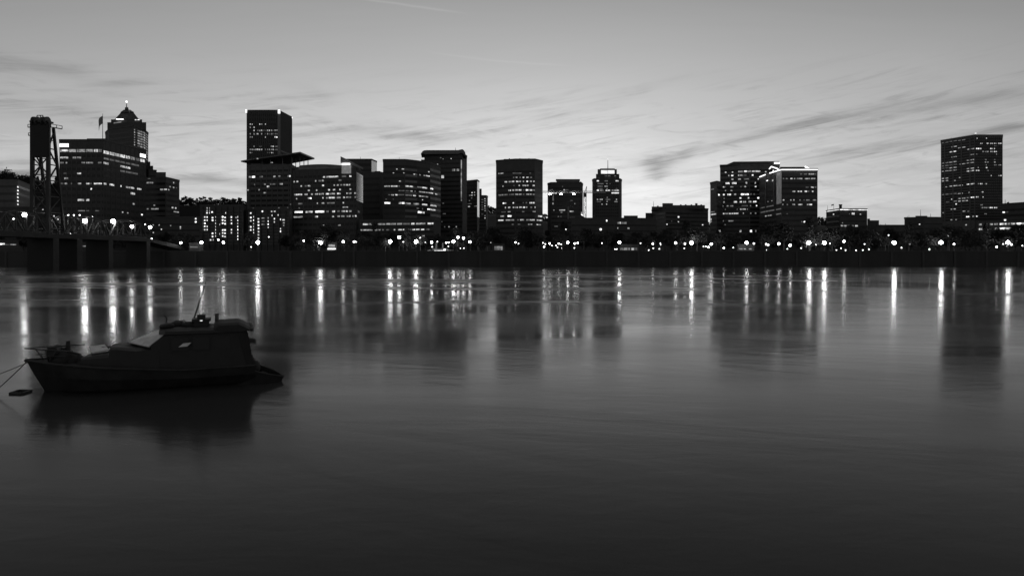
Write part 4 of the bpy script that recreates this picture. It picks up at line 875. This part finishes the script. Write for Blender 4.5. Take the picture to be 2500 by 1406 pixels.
rt = random.Random(11); tl = []
for row, (Y0, step, n0) in enumerate(((353, 8.6, 0), (374, 8.2, 0), (393, 9.5, 0))):
    x = -330.0
    while x < 330:
        x += step * rt.uniform(.75, 1.4)
        px = 1250 + x / Y0 * FPX
        if -60 < px < 2560: tl.append((px, x, Y0 + rt.uniform(-2.5, 6), row, rt.randrange(5), rt.uniform(.85, 1.45)))
clear = [(140, 246, 0), (-30, 60, 0), (1196, 1242, 0), (1508, 1568, 0), (1052, 1096, 0), (792, 828, 0), (455, 500, 0), (1794, 1848, 0), (330, 400, 0), (330, 400, 1)] + [(492, 592, r_) for r_ in (0, 1, 2)] + [(608, 694, r_) for r_ in (0, 1, 2)]
tl = [t for t in tl if not any(a < t[0] < c and t[3] == r_ for a, c, r_ in clear)]
tl.sort()
RN = ['front row', 'middle row', 'back row']
KN = ['round', 'tall round', 'small round', 'pointed', 'broad']
tot = {}
for t in tl: k = (t[3], t[4], zone(t[0])); tot[k] = tot.get(k, 0) + 1
for px, x, Y, row, kd, sc in tl:
    k = (row, kd, zone(px)); tn[k] = tn.get(k, 0) + 1
    lab = '%s %s park tree before the %s' % (RN[row], KN[kd], zone(px))
    if tot[k] > 1: lab += ', %s from left' % ORD[tn[k]]
    t = thing('park_tree', lab, 'tree', (x, Y, GZ), 'park trees along the far bank', rt.random() * 6.28); t.scale = (sc, sc, sc * rt.uniform(.85, 1.0))
    if kd not in meshes:
        a = kinds[kd][0].build('trunk', BARK, t, local=True); c = kinds[kd][1].build('crown', LEAF, t, local=True); meshes[kd] = (a, c)
    else:
        for o in meshes[kd]: q = o.copy(); COL.objects.link(q); q.parent = t
# bigger trees on the slope behind the bridge tower
sl = [(-8, 404, 3), (14, 410, 0), (26, 418, 4), (48, 430, 0), (66, 424, 4), (92, 432, 3), (108, 436, 1), (122, 442, 3), (137, 432, 3), (146, 440, 1)]
for k, (px, py, kd) in enumerate(sl):
    Y = 760 if px < 200 else 1000
    zt_ = PZ(py, Y); base_z = PZ(470 if px < 200 else 503, Y)
    s = (zt_ - base_z) / (9.5, 11, 8, 12.5, 10)[kd]
    side = 'behind the lift bridge tower' if px < 200 else 'on the ridge right of the striped office'
    same = [q for q in sl if (q[0] < 200) == (px < 200)]; same.sort(); n = same.index((px, py, kd)) + 1
    t = thing('hillside_tree', 'dark hillside tree %s, %s from left' % (side, ORD[n]), 'tree', (PX(px, Y), Y, base_z), 'trees on the hillside', k * 1.3); t.scale = (s * (.75 if px < 200 else 1.5), s * .75, s)
    for o in meshes[kd]: q = o.copy(); COL.objects.link(q); q.parent = t
mb = MB()
mb.extrude([P(-120, 462, 765), P(155, 466, 765), P(200, 505, 765), P(200, 600, 765), P(-120, 600, 765)], (0, 60, 0)); struct('slope', mb, mat('hillside', .03))
mb = MB()
mb.extrude([P(400, 502, 990), P(610, 502, 990), P(660, 540, 990), P(660, 610, 990), P(380, 610, 990), P(380, 540, 990)], (0, 60, 0)); struct('ridge_slope', mb, mat('hillside', .03))

# ------------------------------------------------------------------ the cabin boat
BX, BY = -19.45, 28.7; UX, UY = .93, .3676
ang = math.atan2(UY, UX)
boat = thing('cabin_boat', 'old dark cabin boat moored in the foreground', 'boat', (BX, BY, 0), None, ang)
HULL = mat('boat hull paint', .024, .5, 0, .4, 1.5); DECK = mat('boat deck', .035, .7, 0, .4, 2.0); CAB = mat('boat cabin paint', .024, .6, 0, .4, 1.5)
TARP = mat('boat tarpaulin', .026, .8, 0, .4, 2.0); PALE = mat('pale vinyl cover', .85, .35, 0, .2, 3.0); WOOD = mat('weathered wood', .04, .8, 0, .4, 3.0)  # pale panes carry their brightness in the diffuse colour
# local axes: s = aft from bow, t = +far side / -near side, z up
hl = MB(); st = 16; LEN = 8.6
def half(u): return 1.72 * min(1.0, (1 - (1 - min(u / .42, 1)) ** 2.1)) * (1 - .10 * max(0, (u - .6) / .4))
rings = []
for i in range(st + 1):
    u = i / st; w = max(half(u), .03)
    sh = 1.28 - .50 * min(1, u * 1.5) + .06 * max(0, u - .6); rake = .62 * (1 - min(u / .25, 1))
    s0 = u * LEN
    ring = []
    for f, zf, rk in ((1.0, sh, 0), (.97, sh * .55, .35), (.86, .12, .75), (.62, -.22, .95), (0.03, -.45, 1.0)):
        ring.append((s0 + rake * rk * 1.25, w * f, zf))
    rings.append(ring)
for ring in rings:
    for p in ring: hl.v.append(Vector((p[0], -p[1], p[2])))
    for p in ring[::-1]: hl.v.append(Vector((p[0], p[1], p[2])))
n = 10
for i in range(st):
    for k in range(n - 1): a = i * n + k; hl.f.append([a, a + 1, a + n + 1, a + n])
hl.f.append([st * n + k for k in range(n)]); hl.f.append([k for k in range(n)][::-1])
hl.build('hull', HULL, boat, True, False)
dk = MB()
for i, ring in enumerate(rings):
    p = ring[0]; dk.v += [Vector((p[0], -p[1] * .97, p[2] - .05)), Vector((p[0], 0, p[2] + .05)), Vector((p[0], p[1] * .97, p[2] - .05))]
for i in range(st):
    for k in range(2): a = i * 3 + k; dk.f.append([a, a + 1, a + 4, a + 3])
dk.build('deck', DECK, boat, True)
for sg in (-1, 1):
    MB().tube([(r_[0][0] - (.03 if i == 0 else 0), sg * (r_[0][1] + .02), r_[0][2] + .01) for i, r_ in enumerate(rings)], .05, 6).build('gunwale', WOOD, boat, True)
MB().ball((.02, 0, 1.26), .09, .7).build('stem_head', WOOD, boat, True)
# bow pulpit
rail = MB(); r_ = .02
rail.tube([(1.6, -.85, 1.66), (.75, -.5, 1.72), (-.05, 0, 1.76), (.75, .5, 1.74), (1.9, .9, 1.72)], .026, 6)
rail.tube([(1.5, -.8, 1.46), (.8, -.48, 1.46), (.35, 0, 1.50), (.8, .48, 1.46)], .018, 6)
for s, t, tz in ((.75, -.5, 1.72), (.75, .5, 1.74), (.3, 0, 1.74)): rail.tube([(max(s, .62) + .1, t * .5, 1.1), (s, t, tz)], .025, 6)
rail.tube([(.85, -.25, 1.1), (1.15, -.62, 1.7)], .025, 6)
rail.build('bow_rail', mat('dull rail metal', .08, .4, .7), boat, True, True)
# clutter on the foredeck: windlass, coiled tarpaulin, bitts
wl = MB(); wl.box(.85, 1.12, -.34, .34, 1.0, 1.5); wl.tube([(.98, -.45, 1.62), (.98, .45, 1.62)], .2, 12); wl.tube([(.9, -.2, 1.1), (.9, -.2, 1.8)], [.1, .14], 8); wl.bar((1.0, -.3, 1.8), (1.5, -.2, 1.84), .05); wl.bar((1.0, .2, 1.66), (1.5, .2, 1.66), .07); wl.build('windlass', WOOD, boat, True)
def lump(c, rx, ry, rz, seed, name, m, par=boat):
    rd = random.Random(seed); mb = MB().ball((0, 0, 0), 1, 1, 14, 9)
    for v in mb.v:
        k = 1 + .14 * math.sin(v.x * 5 + seed) * math.sin(v.y * 4 + seed * 2) + .08 * rd.uniform(-1, 1)
        v.x *= rx * k; v.y *= ry * k; v.z *= rz * k
    for v in mb.v: v += Vector(c)
    return mb.build(name, m, par, True, True)
lump((1.25, -.1, 1.2), .5, .5, .44, 4, 'tarpaulin_heap', TARP); lump((1.6, .05, 1.12), .4, .6, .36, 8, 'tarpaulin_heap', TARP)
MB().tube([(1.42, .05, 1.3), (1.44, .05, 1.99)], [.13, .07], 8).build('bitt', WOOD, boat, True)
MB().tube([(1.95, -.5, 1.1), (1.9, -.5, 1.5), (1.5, -.4, 1.6)], .05, 6).build('davit', WOOD, boat, True)
# trunk cabin
tc_ = MB()
def loft(mb, secs):
    o = len(mb.v); n = len(secs[0])
    for s in secs: mb.v += [Vector(p) for p in s]
    for i in range(len(secs) - 1):
        for k in range(n - 1): a = o + i * n + k; mb.f.append([a, a + 1, a + n + 1, a + n])
    mb.f.append([o + k for k in range(n)][::-1]); mb.f.append([o + (len(secs) - 1) * n + k for k in range(n)])
def sec(s, w, z0, z1, cam_=.1, s_low=None):
    sl_ = s if s_low is None else s_low
    return [(sl_, -w, z0), (s, -w * .93, z1 - .08), (s, -w * .7, z1), (s, 0, z1 + cam_), (s, w * .7, z1), (s, w * .93, z1 - .08), (sl_, w, z0)]
loft(tc_, [sec(1.85, .7, .9, 1.22, .03, 1.75), sec(2.15, .85, .88, 1.38, .03), sec(3.08, 1.05, .85, 1.44, .03)]); loft(tc_, [sec(3.06, 1.02, .84, 1.74, .05, 3.0), sec(3.3, 1.12, .82, 1.75, .05), sec(4.0, 1.22, .8, 1.66, .06), sec(4.9, 1.3, .8, 1.72)])
tc_.build('trunk_cabin', CAB, boat, True)
h_ = MB(); h_.add([(2.38, -.45, 1.50), (2.98, -.45, 1.58), (2.7, .40, 1.70), (2.12, .40, 1.64)], [[0, 1, 2, 3]])
ho = h_.build('foredeck_hatch', mat('pale hatch', .85, .5, 0, .15, 3), boat, True); sm = ho.modifiers.new('s', 'SOLIDIFY'); sm.thickness = .05  # sky reflection in the hatch glass painted as pale diffuse colour
h_ = MB(); h_.bar((2.36, -.48, 1.45), (3.0, -.48, 1.52), .05); h_.bar((2.66, .1, 1.66), (3.05, .0, 1.68), .16, .06); h_.build('hatch_frame', WOOD, boat, True)
# V windscreen panels, their brightness put into a pale diffuse colour
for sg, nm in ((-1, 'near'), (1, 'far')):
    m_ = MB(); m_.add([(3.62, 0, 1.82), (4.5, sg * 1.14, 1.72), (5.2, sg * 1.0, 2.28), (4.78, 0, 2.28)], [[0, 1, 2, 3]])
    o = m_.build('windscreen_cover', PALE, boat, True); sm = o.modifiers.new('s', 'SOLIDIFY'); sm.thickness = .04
fr = MB()
for p, q in (((3.6, 0, 1.82), (4.76, 0, 2.28)), ((4.55, -1.14, 1.72), (5.2, -1.02, 2.28)), ((3.72, 0, 1.80), (4.55, -1.14, 1.70)), ((4.55, 1.14, 1.72), (5.2, 1.02, 2.28)), ((3.72, 0, 1.80), (4.55, 1.14, 1.70))): fr.bar(p, q, .06)
fr.build('windscreen_frame', WOOD, boat, True)
# wheelhouse walls with tumblehome aft
wh = MB()
loft(wh, [sec(4.6, 1.25, .8, 1.9, .0, 4.5), sec(5.15, 1.28, .8, 2.26, .02), sec(6.6, 1.36, .78, 2.3, .02), sec(7.95, 1.36, .75, 2.3, .02, 8.25)])
wh.build('wheelhouse', CAB, boat, True)
for s0, s1, z0, z1 in ((5.35, 6.0, 1.55, 2.05), (6.15, 6.8, 1.55, 2.05), (6.95, 7.6, 1.55, 2.05)):
    w_ = MB(); w_.add([(s0, -1.315, z0), (s1, -1.335, z0), (s1, -1.30, z1), (s0, -1.28, z1)], [[0, 1, 2, 3]]); o = w_.build('side_window', GLASS, boat, True); o.modifiers.new('s', 'SOLIDIFY').thickness = .03
w_ = MB(); w_.add([(5.62, -1.42, 1.70), (5.95, -1.44, 1.72), (6.1, -1.38, 1.86), (5.80, -1.36, 1.84)], [[0, 1, 2, 3]]); o = w_.build('pale_vent_flap', PALE, boat, True); o.modifiers.new('s', 'SOLIDIFY').thickness = .03  # small bright side window, its brightness put into a pale flap
# roofs
rf = MB(); loft(rf, [sec(4.85, .9, 2.20, 2.40, .06), sec(5.1, 1.3, 2.22, 2.42, .08), sec(6.6, 1.42, 2.24, 2.42, .08), sec(7.4, 1.42, 2.24, 2.44, .08)]); rf.build('wheelhouse_roof', CAB, boat, True)
rf = MB(); loft(rf, [sec(6.95, 1.36, 2.25, 2.46, .08), sec(7.15, 1.40, 2.25, 2.60, .06), sec(7.95, 1.44, 2.25, 2.62, .05), sec(8.2, 1.46, 2.28, 2.50, .03), sec(8.42, 1.46, 2.26, 2.36, .0)]); rf.build('aft_canopy', TARP, boat, True)
ed = MB(); ed.tube([(8.45, -1.46, 2.3), (8.5, 0, 2.34), (8.45, 1.46, 2.3)], .07, 6); ed.build('canopy_edge', TARP, boat, True)
# roof clutter
lump((5.15, -.3, 2.50), .32, .5, .12, 3, 'roof_bundle', TARP); lump((5.5, .1, 2.52), .34, .5, .15, 5, 'roof_bundle', TARP); lump((5.95, -.2, 2.50), .30, .4, .14, 9, 'roof_bundle', TARP)
MB().tube([(5.05, .3, 2.40), (5.05, .3, 2.78)], .035, 6).build('navigation_light_post', STEEL_D, boat, True)
MB().bar((5.08, .3, 2.76), (4.95, .3, 2.92), .09, .06).build('navigation_light', STEEL_D, boat, True)
MB().tube([(5.6, -.4, 2.62), (5.75, -.4, 2.74), (5.88, -.4, 2.62)], .025, 6).build('grab_rail', STEEL_D, boat, True)
rb = MB(); rb.box(6.15, 6.75, -.5, .3, 2.45, 2.68); rb.box(6.08, 6.82, -.55, .35, 2.66, 2.76); rb.box(6.28, 6.6, -.4, .25, 2.76, 2.92); rb.build('roof_box', CAB, boat, True)
MB().box(6.40, 6.50, -.56, -.545, 2.68, 2.71).build('small_light', LIT[4], boat, True)
MB().tube([(6.05, .5, 2.45), (6.62, .5, 4.35)], [.042, .026], 6).build('whip_antenna', mat('grey fibreglass', .06, .5), boat, True)
MB().tube([(7.05, .4, 2.5), (7.05, .4, 2.92)], .085, 10).build('flue_pipe', mat('grey flue metal', .16, .5, .2), boat, True)
# aft rake and stern clutter
for sg in (-1, 1):
    af = MB(); af.add([(8.25, sg * 1.36, .75), (8.55, sg * 1.3, .70), (8.3, sg * 1.36, 2.2), (7.95, sg * 1.36, 2.25)], [[0, 1, 2, 3]])
    o = af.build('aft_curtain', TARP, boat, True); o.modifiers.new('s', 'SOLIDIFY').thickness = .03
lump((8.3, -.9, .9), .3, .35, .25, 2, 'stern_bundle', TARP)
Mb = Matrix.Translation((BX, BY, 0)) @ Matrix.Rotation(ang, 4, 'Z')
def bw_(s, t, z): return Mb @ Vector((s, t, z))
# mooring lines
def rope(a, c, sag, r, label, name='mooring_line'):
    mb = MB(); a = Vector(a); c = Vector(c); mb.tube([a.lerp(c, k / 10) + Vector((0, 0, -sag * math.sin(math.pi * k / 10))) for k in range(11)], r, 6)
    return tag(mb.build(name, mat('rope', .08, .9)), label, 'rope')
rope(bw_(0.0, 0, 1.2), (-20.6, 28.3, -.05), .03, .022, 'steeper mooring line from the boat bow down into the water')
rope(bw_(0.02, 0, 1.17), (-22.9, 28.4, -.05), .08, .016, 'flatter mooring line from the boat bow past the left edge')
# dinghy tied at the stern, its bow low in the water
dm = Matrix.Translation((-11.75, 31.1, .26)) @ Matrix.Rotation(R(6), 4, 'Z') @ Matrix.Rotation(R(19), 4, 'Y')
din = thing('dinghy', 'small dark dinghy hauled up against the stern of the cabin boat', 'dinghy', (-10.9, 31.35, 0))
mb = MB(); rr = []
for i in range(11):
    u = i / 10; w = max(.02, .75 * (1 - u ** 3.2)); s = -.3 + 2.0 * u; zt_ = .50 + .03 * u
    rr.append([(s, -w, zt_), (s, -w * .88, -.05 - .3 * (1 - u)), (s, -w * .4, -.3 - .7 * (1 - u)), (s, w * .4, -.3 - .7 * (1 - u)), (s, w * .88, -.05 - .3 * (1 - u)), (s, w, zt_)])
for r_ in rr: mb.v += [dm @ Vector(p) for p in r_]
for i in range(10):
    for k in range(5): a = i * 6 + k; mb.f.append([a, a + 1, a + 7, a + 6])
mb.f.append(list(range(6)))
o = mb.build('hull', HULL, din); o.modifiers.new('s', 'SOLIDIFY').thickness = .04
mb = MB()
for u in (.15, .5): mb.add([dm @ Vector(p) for p in ((-.3 + 2 * u, -.55, .36), (-.08 + 2 * u, -.55, .36), (-.08 + 2 * u, .55, .36), (-.3 + 2 * u, .55, .36))], [[0, 1, 2, 3]])
o = mb.build('thwart', WOOD, din); o.modifiers.new('s', 'SOLIDIFY').thickness = .03
mb = MB(); mb.tube([dm @ Vector((r_[0][0], r_[0][1], r_[0][2])) for r_ in rr] + [dm @ Vector(r_[5]) for r_ in rr[::-1]], .045, 6); mb.build('gunwale', WOOD, din)
rd = random.Random(2); mb = MB().ball((0, 0, 0), 1, 1, 12, 7)
for v in mb.v: v.x *= .62; v.y *= .45; v.z *= .34 * (1 + .2 * math.sin(v.x * 4)); 
for v in mb.v: v += dm @ Vector((.1, 0, .42))
mb.build('tarpaulin_cover', TARP, din, smooth=True)
# floating log and floating timber frame
lg = thing('floating_log', 'short dark log floating behind the boat stern', 'log', (PX(612, 45.8), 45.8, 0))
MB().tube([P(592, 829.5, 45.9), P(605, 829, 45.8), P(622, 831, 45.7)], [.13, .15, .12], 10).build('log', WOOD, lg)
MB().tube([P(610, 829, 45.8), P(612, 826.5, 45.7)], [.04, .02], 6).build('branch_stub', WOOD, lg)
fr = thing('timber_raft', 'diamond shaped open timber raft floating left of the boat bow', 'raft', (PX(50, 28.6), 28.6, 0))
cs = [P(24, 962, 28.3), P(47, 954.5, 28.95), P(77, 955.5, 28.9), P(54, 962.5, 28.25)]
for c in cs: c.z = .03
for k in range(4): MB().bar(cs[k], cs[(k + 1) % 4], .09, .08).build('beam', WOOD, fr)

SUB = {'gunwale': 'hull', 'stem_head': 'hull', 'hatch_frame': 'trunk_cabin', 'foredeck_hatch': 'trunk_cabin', 'side_window': 'wheelhouse', 'pale_vent_flap': 'wheelhouse', 'aft_curtain': 'aft_canopy', 'canopy_edge': 'aft_canopy',
       'navigation_light': 'navigation_light_post', 'small_light': 'roof_box', 'work_light': 'jib', 'lamp_bracket': 'jib', 'light_bar': 'jib', 'spire_light': 'spire', 'crown_light': 'pyramid_roof', 'crown_window': 'crown_tier',
       'antenna_light': 'antenna', 'cable_sheave': 'tower_head', 'mullions': 'glass_curtain_wall', 'crown_cornice': 'glazed_crown', 'thwart': 'hull', 'chimney_cap': 'chimney', 'railing': 'deck', 'upper_basin': 'basin', 'roof_column': 'wing_roof'}
for o in list(bpy.data.objects):
    want = SUB.get(o.name.split('.')[0])
    if want and o.parent is not None:
        for p in o.parent.children:
            if p.name.split('.')[0] == want and p is not o: o.parent = p; break
for o in list(bpy.data.objects):
    if '_o' in o: del o['_o']
